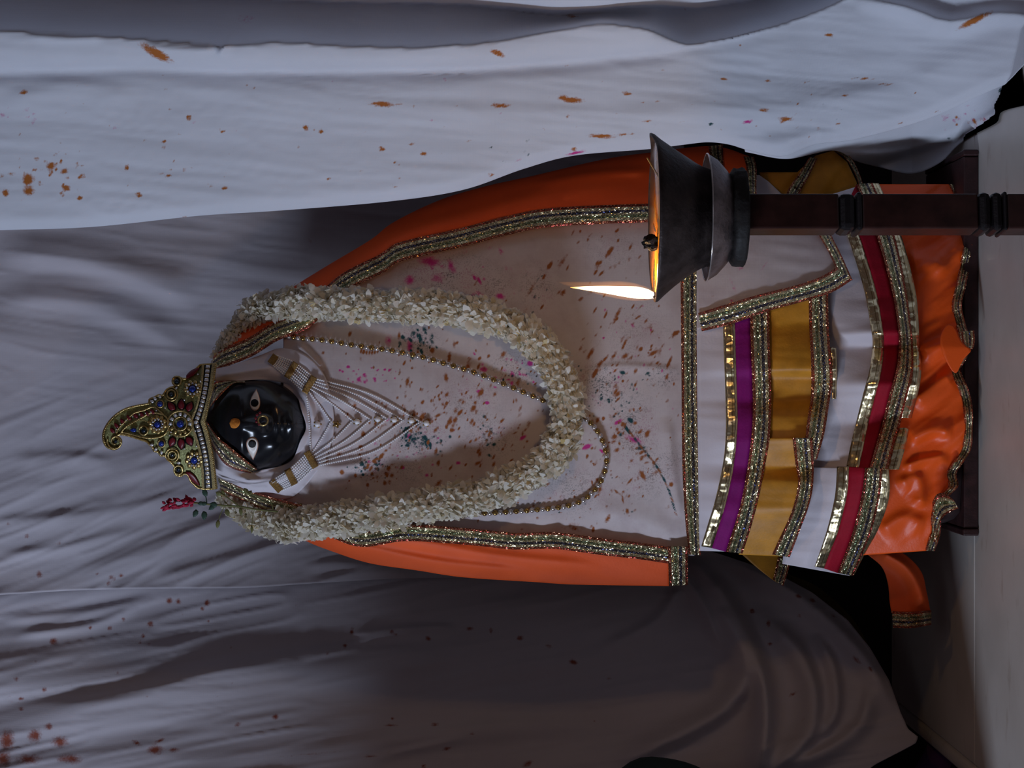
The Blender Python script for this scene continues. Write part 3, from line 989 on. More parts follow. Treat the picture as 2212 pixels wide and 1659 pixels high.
nr, nc = 460, 170
IYc = np.linspace(1150, 1960, nc)
tt = np.linspace(0, 1, nr)
IY = np.repeat(IYc[None], nr, 0)
IX = -450 + tt[:, None] * (hem_l(IY) + 450)
rust = [(385, 1300, 9, 9, 0, 1), (366, 1298, 10, 10, 0, 1), (447, 1302, 10, 10, 0, 1), (437, 1315, 7, 7, 0, 1), (325, 1348, 11, 11, 0, 1), (237, 1357, 8, 8, 0, 1), (195, 1356, 7, 7, 0, 1), (309, 1374, 7, 7, 0, 1),
        (116, 1386, 13, 12, 0, 1), (302, 1388, 6, 6, 0, .9), (322, 1391, 5, 5, 0, .9), (267, 1338, 7, 7, 0, .9), (450, 1342, 6, 6, 0, .8), (35, 1467, 9, 8, 30, .9), (96, 1490, 8, 8, 0, .9), (45, 1510, 9, 6, 0, .9), (45, 1531, 10, 6, 20, .9),
        (254, 1454, 6, 5, 0, .9), (595, 1548, 11, 9, 0, 1), (514, 1565, 10, 8, -20, .9), (335, 1620, 26, 14, 0, 1), (375, 1620, 18, 8, 0, .9), (295, 1605, 18, 6, 30, .9), (345, 1600, 18, 5, -20, .9), (130, 1602, 26, 18, 0, 1),
        (75, 1590, 22, 22, 0, 1), (15, 1600, 24, 34, 0, 1), (8, 1640, 22, 30, 0, 1), (60, 1640, 40, 16, 0, .9), (150, 1640, 40, 16, 0, .9), (105, 1570, 14, 12, 0, .9), (760, 1366, 7, 7, 0, 1), (762, 1358, 5, 5, 0, .9), (846, 1365, 7, 7, 0, 1), (855, 1371, 6, 5, 0, .9),
        (745, 1395, 8, 7, 0, 1), (708, 1412, 6, 6, 0, .9), (925, 1379, 10, 7, 20, 1), (1015, 1358, 12, 6, 0, 1), (1060, 1362, 6, 10, 0, .9), (1123, 1378, 11, 8, 0, 1), (1185, 1396, 13, 6, 10, .8), (1238, 1430, 13, 8, 10, 1), (1316, 1465, 8, 5, 0, .8),
        (940, 1565, 13, 6, 0, 1), (845, 1566, 22, 4, 0, .9), (848, 1552, 7, 6, 0, .9), (1020, 1585, 9, 5, 0, .8), (965, 1617, 16, 6, -10, .9), (800, 1633, 18, 5, 0, .9), (840, 1627, 6, 5, 0, .9),
        (915, 1655, 8, 8, 0, .9), (1140, 1650, 18, 10, -30, .9), (680, 1628, 120, 4, -5, .55), (1625, 1320, 9, 8, 0, 1), (1725, 1288, 11, 6, 20, 1), (1755, 1297, 11, 6, 20, 1), (1726, 1330, 6, 6, 0, .9), (1660, 1347, 7, 14, 0, .9), (1663, 1391, 9, 6, 0, .9),
        (1800, 1330, 10, 5, 30, .8), (1850, 1425, 18, 7, 40, .8), (1880, 1445, 12, 6, 50, .9), (1712, 1500, 18, 5, -30, .8), (1735, 1555, 16, 6, -30, .4)]
rust += cluster(120, 1500, 120, 60, 40, 3, 5.5, 0, 1.3, 40, .8, 51) + cluster(300, 1380, 120, 50, 26, 3, 5, 0, 1.3, 40, .7, 52) + cluster(800, 1450, 320, 80, 30, 3, 5, 0, 1.4, 40, .65, 53)
grid_attrs = {'stain_rust': splats(IX, IY, rust), 'stain_magenta': np.zeros_like(IX), 'stain_green': np.zeros_like(IX)}
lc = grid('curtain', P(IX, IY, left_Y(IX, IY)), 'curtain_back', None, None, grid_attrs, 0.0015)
tag(lc, 'dim white cloth with rust stains, gathered into curved folds above the marble floor', 'curtain', 'white cloth hangings around the figure')

# olive lining cloth that shows beyond the hem of the left drape
oc = strip('lining_cloth', [(1640, 1200), (1700, 1238), (1770, 1270), (1840, 1335), (1880, 1400), (1900, 1440)],
           [(1600, 1215), (1660, 1275), (1730, 1320), (1800, 1390), (1850, 1450), (1880, 1490)],
           lambda x, y: 0.29 + 0 * x, 'olive', None, 60, 12, ripple=lambda x, y: -0.008 * dirnoise(x, y, 35, 120, 20, 61))
tag(oc, 'narrow strip of olive brown cloth showing behind the curved hem of the left drape', 'cloth')

# violet cloth below the edge of the platform
vx, vy = np.meshgrid(np.linspace(-0.62, -0.432, 40), np.linspace(0.05, 0.33, 50))
vz = -0.012 + 0.010 * np.sin(vx * 60 + vy * 22) + 0.012 * np.sin(vy * 35) - 0.25 * np.clip(-0.47 - vx, 0, 1)
vc = grid('folded_cloth', np.stack([vx, vy, vz], -1), 'violet', None, None, None, 0.002)
tag(vc, 'violet cloth lying low beside the left edge of the marble platform', 'cloth')
# dark green rounded bundle at the left border
gz = [(0.001, -0.30), (0.05, -0.30), (0.05, -0.288), (0.014, -0.275), (0.014, 0.20), (0.05, 0.245), (0.085, 0.285), (0.098, 0.33), (0.094, 0.365), (0.06, 0.40), (0.02, 0.412), (0.001, 0.413)]
gz = gz[:4] + [tuple(q) for q in crom(gz[4:], 26)]
gb = lathe('cloth_bundle', gz, -0.500, -0.03, 'dark_green', None, 40,
           lambda th, r, z: (r * (1 + 0.03 * np.sin(5 * th) + 0.015 * np.sin(11 * th + 1)), z))
tag(gb, 'dark green rounded cloth bundle in front of the left drape, cut by the picture edge', 'bundle')

# board that carries the figure
bd = thing('wooden_board', 'dark reddish wooden board under the figure, resting on the marble', 'board', (0.05, 0.03, 0.0))
box('board_top', -0.152, 0.240, -0.049, 0.13, 0.0005, 0.016, 'board', bd, 0.0015)
box('end_batten', -0.160, -0.1525, -0.051, 0.13, 0.0005, 0.017, 'board', bd, 0.0015)
box('end_batten', 0.2405, 0.247, -0.051, 0.13, 0.0005, 0.017, 'board', bd, 0.0015)


# ================================================================== the dressed figure
body_c = smooth_table([400, 480, 600, 700, 850, 1000, 1200, 1400, 1500, 1700, 1900, 2100], [900, 898, 892, 890, 868, 850, 832, 820, 818, 828, 842, 848], 40)
body_w = smooth_table([400, 480, 560, 630, 700, 850, 1000, 1200, 1400, 1500, 1700, 1900, 2100], [130, 165, 215, 272, 314, 398, 442, 468, 494, 498, 505, 512, 512], 30)
body_d = smooth_table([400, 480, 600, 700, 850, 1000, 1200, 1400, 1500, 1700, 1900, 2100], [.045, .05, .065, .078, .088, .092, .094, .092, .092, .102, .118, .130], 40)
BY0 = 0.055


def bodyY(ix, iy):
    ix = np.asarray(ix, float); iy = np.asarray(iy, float)
    q = np.clip((iy - body_c(ix)) / body_w(ix), -1, 1)
    return BY0 - body_d(ix) * np.sqrt(np.maximum(1 - q * q, 0.0)) ** 1.0


FIG = thing('shrine_figure', 'black stone shrine figure dressed in white, orange and gold-trimmed layered robes', 'statue', (0.0, 0.03, 0.0165))

# core of the body below the robes: closed loft down to the board
vs = np.linspace(640, 2062, 56)
th = np.linspace(0, 2 * np.pi, 48, endpoint=False)
robe_l = smooth_table([470, 620, 800, 1000, 1400, 1470, 1530, 1700, 1840, 2062], [1035, 1120, 1195, 1225, 1235, 1200, 1170, 1170, 1180, 1130], 25)
robe_r = smooth_table([470, 620, 800, 1000, 1400, 1620, 1850, 2062], [775, 645, 535, 425, 355, 420, 450, 470], 25)
rows = []
for v in vs:
    a_, b_0 = float(robe_l(v)), float(robe_r(v))
    iy_ = (a_ + b_0) / 2 + (a_ - b_0) / 2 * np.cos(th)
    fr = bodyY(np.full(48, v), iy_) + 0.010 + 0.012 * np.clip((v - 1480) / 120, 0, 1)
    yy = np.where(np.sin(th) > 0, BY0 + 0.02 + (fr - BY0 - 0.02) * np.minimum(1, np.sin(th) * 3.0), BY0 + 0.02 - 0.06 * np.sin(th))
    x = (829.5 - iy_) * (yy - CAMY) / FPX
    z = np.full(48, CAMZ - (v - 1106) * 0.0005)
    rows.append(np.stack([x, yy, np.maximum(z, 0.0165)], -1))
V = np.vstack(rows)
n = 48
F = [(i * n + k, i * n + (k + 1) % n, (i + 1) * n + (k + 1) % n, (i + 1) * n + k) for i in range(len(vs) - 1) for k in range(n)]
F += [tuple(range(n)), tuple(range((len(vs) - 1) * n, len(vs) * n))[::-1]]
me = raw_mesh('body_core', V, F, 'under')
bm = bmesh.new(); bm.from_mesh(me); bmesh.ops.recalc_face_normals(bm, faces=bm.faces); bm.to_mesh(me); bm.free()
obj('under_robe', me, FIG)

# ------------------------------------------------------------------ head
HX, HY, HH, HW, HD, HYC = 548.0, 918.0, 130.0, 105.0, 0.062, 0.012


def head_bumps(ix, iy):
    g = lambda cx, cy, sx, sy: np.exp(-((ix - cx) / sx) ** 2 - ((iy - cy) / sy) ** 2)
    b = 0.015 * g(572, 917, 14, 13) + 0.008 * g(545, 916, 28, 9)      # nose and bridge
    b = b + 0.004 * g(572, 930, 9, 7) + 0.004 * g(572, 905, 9, 7)        # nostrils
    b = b + 0.0055 * g(600, 918, 6, 19) + 0.005 * g(611, 918, 6, 15)     # lips
    b = b - 0.003 * g(605.5, 918, 2.5, 20)
    b = b + 0.009 * g(632, 918, 14, 22)                                  # chin
    b = b + 0.005 * g(592, 965, 24, 24) + 0.005 * g(592, 872, 24, 24)    # cheeks
    b = b - 0.004 * g(546, 960, 14, 24) - 0.004 * g(548, 868, 14, 24)    # eye hollows
    b = b + 0.003 * g(522, 955, 8, 30) + 0.003 * g(522, 878, 8, 30)      # brows
    return b


def headY(ix, iy):
    a = (np.asarray(ix, float) - HX) / HH; b = (np.asarray(iy, float) - HY) / HW
    c = np.sqrt(np.maximum(1 - a * a - b * b, 0.0))
    return HYC - HD * c ** 0.9 - head_bumps(ix, iy) * np.clip(c * 1.6, 0, 1)


nu, nv = 120, 90
ph = np.linspace(0.001, np.pi - 0.001, nv)[:, None]; tq = np.linspace(0, 2 * np.pi, nu, endpoint=False)[None]
ca = -np.cos(ph) + 0 * tq; cb = np.sin(ph) * np.cos(tq); cc = np.sin(ph) * np.sin(tq)
hx = HX + HH * ca; hy = HY + HW * cb
hY = np.where(cc > 0, headY(hx, hy), HYC - HD * 0.9 * cc)
W = P(hx, hy, hY).reshape(-1, 3)
F = [(i * nu + k, i * nu + (k + 1) % nu, (i + 1) * nu + (k + 1) % nu, (i + 1) * nu + k) for i in range(nv - 1) for k in range(nu)]
F += [tuple(range(nu)), tuple(range((nv - 1) * nu, nv * nu))[::-1]]
me = raw_mesh('head', W, F, 'stone')
bm = bmesh.new(); bm.from_mesh(me); bmesh.ops.recalc_face_normals(bm, faces=bm.faces); bm.to_mesh(me); bm.free()
HEAD = obj('head', me, FIG)
HEAD['label'] = 'polished black stone face with inlaid white eyes'


def Z1(*pts):
    return [(200 + a / 3.606, 720 + b / 3.606) for a, b in pts]


EYES = [Z1((1275, 440), (1243, 492), (1227, 545), (1240, 585), (1266, 600), (1293, 582), (1303, 540), (1295, 490)),
        Z1((1250, 980), (1214, 915), (1200, 862), (1214, 826), (1245, 810), (1275, 825), (1288, 862), (1279, 915))]
PUP = [Z1((1262, 542))[0], Z1((1243, 862))[0]]
for out, pu in zip(EYES, PUP):
    o_ = np.asarray(out); c_ = o_.mean(0)
    blob('eye_rim', c_ + (o_ - c_) * 1.10, headY, 'eye_rim', HEAD, -0.0004, 0.0012, 0.002, 24)
    e = blob('eye_white', out, headY, 'eye_white', HEAD, -0.0010, 0.0016, 0.002, 24)
    blob('pupil', circle(pu[0], pu[1], 8.6, 16), headY, 'black', HEAD, -0.0026, 0.0010, 0.002, 0)
blob('forehead_mark', Z1((1065, 700), (1080, 670), (1110, 660), (1145, 672), (1150, 695), (1140, 720), (1115, 740), (1080, 735)), headY, 'tilak', HEAD, -0.0003, 0.0010, 0.002, 22)
# nose ring with small red petals
nr_c = Z1((1327, 680))[0]
ringY = lambda x, y: np.full(np.shape(x), float(headY(nr_c[0], nr_c[1])) - 0.004)
tube_px('nose_ring', circle(nr_c[0], nr_c[1], 10.5, 12), ringY, 2.2, 'gold', HEAD, 12, 0, 6, True)
for k in range(5):
    an = math.radians(200 + k * 33)
    p = (nr_c[0] + 15.0 * math.sin(an) * 0.9 - 2, nr_c[1] - 4 + 15.0 * math.cos(an) * 0.9)
    blob('nose_ring_petal', circle(p[0], p[1], 3.4, 8), ringY, 'maroon', HEAD, 0, 0.0012, 0.001, 0)
for cx, cy in ((616, 829), (600, 1014)):
    for k in range(5):
        q = (cx + 5 * math.cos(k * 1.3), cy + 5 * math.sin(k * 1.3))
        s_ = obj('ear_bead', sphere_mesh('ear_bead', 0.0028, 'gold_dark' if k % 2 else 'black', 8, 6), HEAD)
        s_.location = P(q[0], q[1], 0.000)

# ------------------------------------------------------------------ tunic
AR = [(460, 802), (540, 772), (600, 736), (670, 706), (720, 652), (760, 622), (830, 588), (870, 563), (1000, 533), (1100, 507), (1200, 489), (1400, 480), (1520, 478), (1640, 470)]
BR = [(460, 772), (520, 716), (580, 660), (630, 622), (700, 578), (800, 518), (850, 480), (950, 432), (1050, 402), (1150, 380), (1300, 345), (1400, 330), (1540, 316), (1626, 340)]
AL = [(468, 1026), (560, 1066), (657, 1094), (770, 1144), (880, 1133), (1020, 1142), (1110, 1151), (1200, 1150), (1300, 1163), (1380, 1172), (1447, 1182)]
BL = [(478, 1060), (560, 1100), (620, 1140), (660, 1168), (720, 1192), (800, 1217), (900, 1232), (1000, 1247), (1150, 1257), (1250, 1263), (1447, 1266)]
_ar = crom(AR, 300); _al = crom(AL, 300)


def tunicY(ix, iy):
    Y = bodyY(ix, iy)
    Y = Y - 0.0025 * dirnoise(ix, iy, 20, 260, 80, 101) - 0.0010 * dirnoise(ix, iy, 75, 120, 34, 102)
    for pts, w, h, sk in (
            ([(640, 848), (690, 858), (760, 880)], 12, 0.004, 0.2),
            ([(625, 760), (640, 800), (700, 850), (780, 872)], 14, 0.005, -0.2),
            ([(640, 740), (670, 770), (700, 800)], 10, 0.004, 0.2),
            ([(655, 1000), (720, 1010), (800, 1000)], 16, 0.006, 0.3),
            ([(640, 1060), (700, 1060), (780, 1040)], 14, 0.004, 0.2),
            ([(1470, 1160), (1380, 1120), (1280, 1100)], 22, 0.003, 0.2),
            ([(1440, 900), (1452, 1020), (1470, 1120)], 16, 0.004, 0.2),
            ([(1250, 800), (1350, 790), (1470, 800)], 10, 0.0015, 0.3)):
        Y = Y - fold(ix, iy, pts, w, h, sk)
    return Y


def tunic_stains():
    R, Mg, G_ = [], [], []
    R += cluster(812, 1002, 38, 26, 91, 3.0, 9, -60, 1.5, 30, 1, 201)
    R += cluster(880, 900, 60, 48, 125, 3.0, 8, -72, 2.6, 12, 1, 202)
    R += cluster(1010, 880, 60, 75, 160, 3.0, 8, -65, 2.8, 14, .95, 203)
    R += cluster(1120, 940, 60, 90, 91, 3.0, 7, -62, 3.0, 14, .9, 204)
    R += cluster(1340, 990, 55, 75, 160, 3.0, 9, -58, 2.4, 22, .95, 205)
    R += cluster(1290, 720, 90, 70, 76, 3.5, 8, -55, 4.2, 8, .95, 206)
    R += cluster(1290, 545, 70, 40, 27, 3.5, 9, -55, 3.2, 8, .95, 207)
    R += cluster(1400, 800, 50, 60, 49, 3.0, 8, -55, 3.2, 14, .9, 208)
    R += cluster(1200, 1090, 70, 20, 68, 2.8, 6, -40, 1.6, 30, .8, 209)
    R += cluster(830, 770, 60, 26, 27, 3.0, 7, -80, 2.6, 10, .9, 210)
    R += [(1316, 545, 20, 7, -55, 1), (1188, 573, 16, 6, -58, 1), (1290, 568, 10, 5, -55, .9), (934, 757, 9, 9, 0, 1), (1345, 1078, 16, 4, 80, .8), (1332, 1062, 14, 4, 40, .8), (1360, 1040, 16, 4, -50, .8), (1175, 598, 12, 5, -55, .8),
          (1240, 1140, 40, 16, 0, .5), (1460, 720, 16, 7, -30, .9)]
    for k in range(7):
        R.append((780 + k * 6, 758 + 4 * math.sin(k * .5), 8, 3.5, -80, .9))
    G_ += cluster(892, 940, 15, 15, 76, 3.0, 9, 0, 1.4, 60, .9, 221) + cluster(935, 955, 18, 14, 49, 3.0, 7, 0, 1.5, 50, .8, 222)
    G_ += cluster(800, 1006, 24, 12, 59, 2.8, 6, 0, 1.3, 50, .9, 223) + cluster(906, 736, 16, 14, 68, 3.0, 8, 60, 2.0, 15, .8, 224)
    G_ += cluster(1290, 830, 30, 22, 76, 2.8, 6, -50, 1.6, 30, .7, 225) + cluster(1330, 870, 24, 26, 49, 2.8, 6, -40, 1.8, 30, .75, 226)
    G_ += cluster(1060, 938, 14, 14, 40, 3.0, 7, 10, 2, 30, .7, 227) + cluster(1160, 625, 16, 34, 22, 3.0, 6, -60, 3, 10, .6, 228)
    G_ += cluster(1120, 790, 30, 20, 31, 2.8, 6, -60, 1.6, 20, .7, 229) + cluster(1250, 1060, 80, 40, 45, 2.8, 5, 0, 1.4, 40, .6, 230) + cluster(1420, 815, 26, 16, 54, 2.8, 5, -30, 1.6, 30, .55, 231)
    G_ += [(1345, 805, 9, 6, 20, .9), (1362, 908, 11, 7, 30, .9), (1385, 968, 16, 6, -10, .8)]
    st = crom([(1345, 915), (1385, 965), (1420, 1010), (1445, 1060), (1460, 1110)], 22)
    for k, (x, y) in enumerate(st):
        (G_ if k % 3 else R).append((x, y, 13, 5.5 - k * 0.13, 55, .75))
    Mg += [(930, 565, 34, 14, 10, .55), (975, 575, 22, 10, 60, .5), (885, 605, 14, 14, 0, .5), (1035, 606, 16, 5, 60, .8), (945, 600, 20, 14, 0, .42), (1030, 640, 22, 14, 0, .45), (1080, 640, 16, 10, 20, .7), (1025, 600, 10, 5, 60, .9),
           (1335, 912, 16, 6, -30, 1), (1268, 965, 17, 7, -25, 1), (1300, 975, 10, 5, 40, .9), (1035, 845, 9, 6, 0, 1), (1052, 870, 8, 5, 0, 1), (1045, 798, 13, 8, 0, 1), (1145, 785, 10, 8, 0, .9), (1370, 950, 26, 10, 20, .55),
           (752, 792, 7, 5, 0, 1), (775, 820, 8, 5, 40, 1), (734, 800, 4, 4, 0, .9), (740, 803, 4, 4, 0, .9), (885, 748, 8, 22, 0, .6), (840, 735, 10, 14, 0, .5), (1130, 945, 12, 6, -40, .9), (990, 1000, 8, 6, 0, .7), (870, 1010, 8, 6, 0, .7), (1000, 520, 30, 8, 75, .4)]
    Mg += cluster(800, 815, 30, 14, 31, 2.8, 5, 20, 1.4, 30, .8, 241) + cluster(1090, 800, 50, 24, 36, 3.0, 6, 30, 1.8, 30, .7, 242) + cluster(880, 990, 50, 30, 36, 3.0, 6, 0, 1.4, 30, .6, 243)
    Mg += cluster(1380, 700, 60, 80, 31, 2.8, 6, -60, 2, 20, .6, 244) + cluster(1010, 590, 60, 30, 31, 3.5, 10, 60, 2.0, 20, .45, 245)
    Mg = [(a_, b_, c_ * (1.25 if f_ < .65 else 1), d_ * (1.25 if f_ < .65 else 1), e_, min(1, f_ * 1.35)) for a_, b_, c_, d_, e_, f_ in Mg]
    return R, Mg, G_


nr, nc = 360, 240
IX = np.repeat(np.linspace(612, 1500, nr)[:, None], nc, 1)
r0 = np.interp(IX, _ar[:, 0], _ar[:, 1]) - 22; r1 = np.interp(IX, _al[:, 0], _al[:, 1]) + 18
IY = r0 + np.linspace(0, 1, nc)[None] * (r1 - r0)
R_, M_, G_ = tunic_stains()
DUST = [(900, 940, 70, 60, 0, .9), (800, 1005, 55, 35, 0, .9), (910, 735, 50, 30, 20, 1), (1300, 830, 70, 60, 0, .9), (1370, 930, 60, 90, 0, .8), (1060, 940, 70, 60, 0, .6), (1010, 860, 90, 60, 0, .5), (960, 590, 120, 60, 0, .8),
        (1060, 620, 60, 50, 0, .7), (1160, 620, 50, 60, 0, .6), (1110, 800, 60, 50, 0, .7), (1430, 815, 40, 30, 0, .8), (1420, 1020, 50, 90, 55, .7), (1240, 1060, 90, 60, 0, .6), (1000, 520, 90, 24, 0, .5), (880, 1020, 60, 40, 0, .5), (1330, 540, 80, 50, 0, .35), (1380, 720, 80, 90, 0, .35)]
TUN = grid('tunic', P(IX, IY, tunicY(IX, IY)), 'tunic', FIG, None,
           {'stain_rust': splats(IX, IY, R_), 'stain_magenta': splats(IX, IY, M_), 'stain_green': splats(IX, IY, G_), 'stain_dust': splats(IX, IY, DUST)}, 0.0012)
TUN['label'] = 'white cotton tunic spattered with rust, green and magenta powder'


def trim(name, A, B, Yf, parent, off, mat='brocade', nu=90, nv=7, amp=0.0012, seed=5, thick=0.0008):
    return strip(name, A, B, Yf, mat, parent, nu, nv, off, thick, ripple=lambda x, y: amp * 3 * fbm(x / 26.0, y / 26.0, seed, 2))


trim('hem_trim', [(1469, 470), (1470, 590), (1472, 800), (1474, 1000), (1480, 1120), (1488, 1198)],
     [(1510, 470), (1510, 590), (1509, 800), (1512, 1000), (1514, 1120), (1514, 1200)], bodyY, TUN, -0.008, nu=200)

# white cloth wrapped round the head and chin
inner = [(462, 824), (500, 824), (560, 820), (600, 825), (626, 832), (641, 852), (651, 886), (661, 923), (648, 954), (633, 990), (608, 1006), (570, 1014), (541, 1020), (492, 1006), (458, 966)]
outer = [(460, 798), (510, 786), (560, 768), (610, 752), (665, 770), (705, 820), (722, 915), (705, 985), (668, 1040), (630, 1074), (590, 1078), (550, 1066), (510, 1048), (466, 1030)]


def hood_Y(ix, iy):
    d, s_, t_ = polydist(ix, iy, crom(inner, 40))
    k = np.clip(d / 55.0, 0, 1)
    Y = np.minimum(-0.012, headY(ix, iy) - 0.003) * (1 - k) + (bodyY(ix, iy) - 0.004) * k
    Y = Y - 0.006 * np.sin(np.pi * np.clip(d / 34.0, 0, 1)) - 0.004 * dirnoise(ix, iy, 10, 120, 22, 111)
    for pts, w, h in (([(470, 812), (540, 800), (600, 790)], 7, 0.004), ([(500, 1030), (560, 1040), (610, 1030), (650, 985)], 7, 0.006), ([(640, 840), (668, 870), (676, 915)], 6, 0.004)):
        Y = Y - fold(ix, iy, pts, w, h)
    return Y


faceY = lambda x, y: np.minimum(headY(x, y) - 0.005, -0.014)
HOOD = strip('head_cloth', inner, outer, hood_Y, 'white', FIG, 130, 22, 0, 0.0012)
trim('face_trim', [(446, 910), (470, 943), (505, 972), (556, 1014)], [(448, 932), (462, 968), (490, 1006), (541, 1022)], faceY, HOOD, 0.0, nu=50)
trim('face_trim', [(447, 888), (477, 853), (504, 829), (530, 826)], [(458, 868), (460, 842), (467, 824), (528, 822)], faceY, HOOD, 0.0, nu=50)

# ------------------------------------------------------------------ orange shawl over both shoulders
shR = lambda x, y: -0.005 * dirnoise(x, y, -12, 300, 45, 121) - fold(x, y, [(700, 620), (850, 520), (1000, 470), (1200, 420), (1400, 395)], 22, 0.006, 0.2) - fold(x, y, [(1150, 400), (1280, 375), (1420, 368)], 12, 0.006, 0.3)
shL = lambda x, y: -0.005 * dirnoise(x, y, 12, 260, 40, 131) - fold(x, y, [(690, 1160), (800, 1185), (960, 1215), (1150, 1235)], 12, 0.005, 0.3) - fold(x, y, [(740, 1160), (900, 1170), (1060, 1200), (1300, 1225)], 16, 0.006, 0.2)
SHR = strip('shawl_side', AR, BR, bodyY, 'orange', FIG, 170, 36, -0.007, 0.0012, shR)
SHR['label'] = 'orange shawl over the shoulder behind the lamp'
SHL = strip('shawl_side', AL, BL, bodyY, 'orange', FIG, 150, 30, -0.007, 0.0012, shL)
SHL['label'] = 'orange shawl sleeve beside the left drape'


def offset_line(A, B, f):
    a = crom(A, 60); b = crom(B, 60)
    d = b - a
    L = np.linalg.norm(d, axis=1)[:, None]
    return a + d / np.maximum(L, 1e-6) * np.minimum(f, L)


trim('shawl_trim', AR, offset_line(AR, BR, 40), lambda x, y: bodyY(x, y) + shR(x, y), SHR, -0.0095, nu=260, amp=0.0016)
trim('shawl_trim', AL, offset_line(AL, BL, 36), lambda x, y: bodyY(x, y) + shL(x, y), SHL, -0.0095, nu=260, amp=0.0022, seed=9)
trim('end_trim', [(1443, 1180), (1444, 1225), (1445, 1266)], [(1486, 1180), (1486, 1222), (1486, 1264)], lambda x, y: bodyY(x, y), SHL, -0.011, nu=40)
trim('cuff_trim', [(1530, 316), (1536, 345), (1540, 380), (1545, 430)], [(1562, 312), (1562, 345), (1566, 380), (1572, 430)], lambda x, y: bodyY(x, y), SHR, -0.011, nu=50)
trim('cuff_trim', [(1606, 338), (1612, 360), (1614, 395), (1616, 440)], [(1628, 338), (1634, 362), (1634, 396), (1634, 440)], lambda x, y: bodyY(x, y), SHR, -0.010, nu=50)

# ------------------------------------------------------------------ skirt, tier by tier
def table(pairs):
    xs, ys = zip(*pairs)
    xs = np.array(xs, float); ys = np.array(ys, float)
    g = np.arange(300, 1400.0); v = np.interp(g, xs, ys)
    k = np.arange(-12, 13); w = np.exp(-0.5 * (k / 4.5) ** 2); w /= w.sum()
    v = np.convolve(np.pad(v, 12, mode='edge'), w, mode='valid')
    return lambda q: np.interp(q, g, v)


p1 = table([(480, 0), (640, -.002), (700, .004), (760, -.004), (800, -.005), (815, .004), (868, .006), (900, -.006), (950, -.010), (1010, .004), (1040, -.006), (1100, -.008), (1190, .010)])
p3 = table([(400, 0), (480, .002), (650, -.004), (722, -.011), (748, .005), (830, -.010), (915, .008), (960, -.003), (1008, -.014), (1020, -.016), (1100, -.008), (1200, .010), (1245, .018)])
wave = lambda x, y: -0.003 * dirnoise(x, y, 3, 150, 26, 141)
rip1 = lambda x, y: (p1(y) - 0.004) * np.clip((x - 1500) / 160, 0.15, 1.3) + wave(x, y)
rip3 = lambda x, y: 1.4 * p3(y) * np.clip((x - 1770 + 0.10 * np.clip(y - 1000, 0, 300)) / 100, 0.0, 1.3) + wave(x, y) + 0.010 * np.clip((1815 - 0.35 * np.clip(y - 1000, 0, 300) - x) / 60.0, 0, 1)

e0 = [(1505, 560), (1505, 710), (1506, 850), (1507, 930), (1508, 1000), (1509, 1080), (1510, 1150), (1512, 1190)]
e1 = [(1562, 560), (1562, 710), (1567, 850), (1568, 930), (1562, 1000), (1545, 1080), (1530, 1130), (1515, 1180)]
e2 = [(1588, 560), (1588, 710), (1592, 850), (1593, 920), (1586, 1000), (1570, 1080), (1555, 1130), (1538, 1184)]
e3 = [(1621, 560), (1621, 710), (1626, 850), (1625, 920), (1616, 1000), (1602, 1080), (1588, 1130), (1568, 1192)]
e4 = [(1661, 560), (1662, 710), (1666, 850), (1663, 940), (1652, 1010), (1640, 1070), (1625, 1130), (1604, 1196)]
SK1 = strip('skirt_tier', e0, [(x + 22, y) for x, y in e3], bodyY, 'white', FIG, 150, 16, -0.009, 0.001, rip1)
SK1['label'] = 'white top tier of the skirt with a purple band'
strip('foil_ribbon', e1, e2, bodyY, 'foil', SK1, 150, 5, -0.0105, 0.0006, rip1)
strip('purple_band', e2, e3, bodyY, 'purple', SK1, 150, 5, -0.0103, 0.0006, rip1)
trim('tier_trim', e3, e4, lambda x, y: bodyY(x, y) + rip1(x, y), SK1, -0.0130, nu=200)
# mustard tier: long right piece and the pleat that folds over it on the left
y5 = [(1746, 560), (1748, 700), (1752, 780), (1752, 850), (1745, 900), (1740, 945), (1735, 1000)]
y6 = [(1788, 560), (1790, 700), (1795, 770), (1798, 820), (1790, 880), (1780, 940), (1765, 992)]
top5 = [(1648, 560), (1650, 710), (1652, 850), (1650, 940), (1640, 1005)]
SK2 = strip('skirt_tier', top5, [(1770, 560), (1772, 700), (1774, 780), (1776, 850), (1768, 900), (1762, 945), (1750, 996)], bodyY, 'yellow', FIG, 120, 20, -0.0075, 0.001, rip1)
SK2['label'] = 'mustard tier of the skirt'
trim('tier_trim', y5, y6, lambda x, y: bodyY(x, y) + rip1(x, y), SK2, -0.0105, nu=150)
strip('foil_ribbon', [(1793, 750), (1797, 800), (1797, 862)], [(1806, 752), (1808, 800), (1806, 862)], bodyY, 'foil', SK2, 40, 4, -0.009, 0.0006, rip1)
y5L = [(1712, 946), (1718, 1000), (1724, 1040), (1715, 1090), (1700, 1130), (1668, 1198)]
y6L = [(1755, 946), (1758, 1010), (1755, 1060), (1745, 1100), (1730, 1140), (1706, 1204)]
SK2L = strip('skirt_pleat', [(1646, 946), (1640, 1000), (1632, 1060), (1618, 1120), (1596, 1198)], [(1735, 946), (1740, 1010), (1738, 1060), (1730, 1100), (1714, 1140), (1690, 1202)], bodyY, 'yellow', FIG, 90, 18, -0.0115, 0.001, rip1)
SK2L['label'] = 'mustard pleat folded over the tier'
trim('tier_trim', y5L, y6L, lambda x, y: bodyY(x, y) + rip1(x, y), SK2L, -0.0145, nu=120)
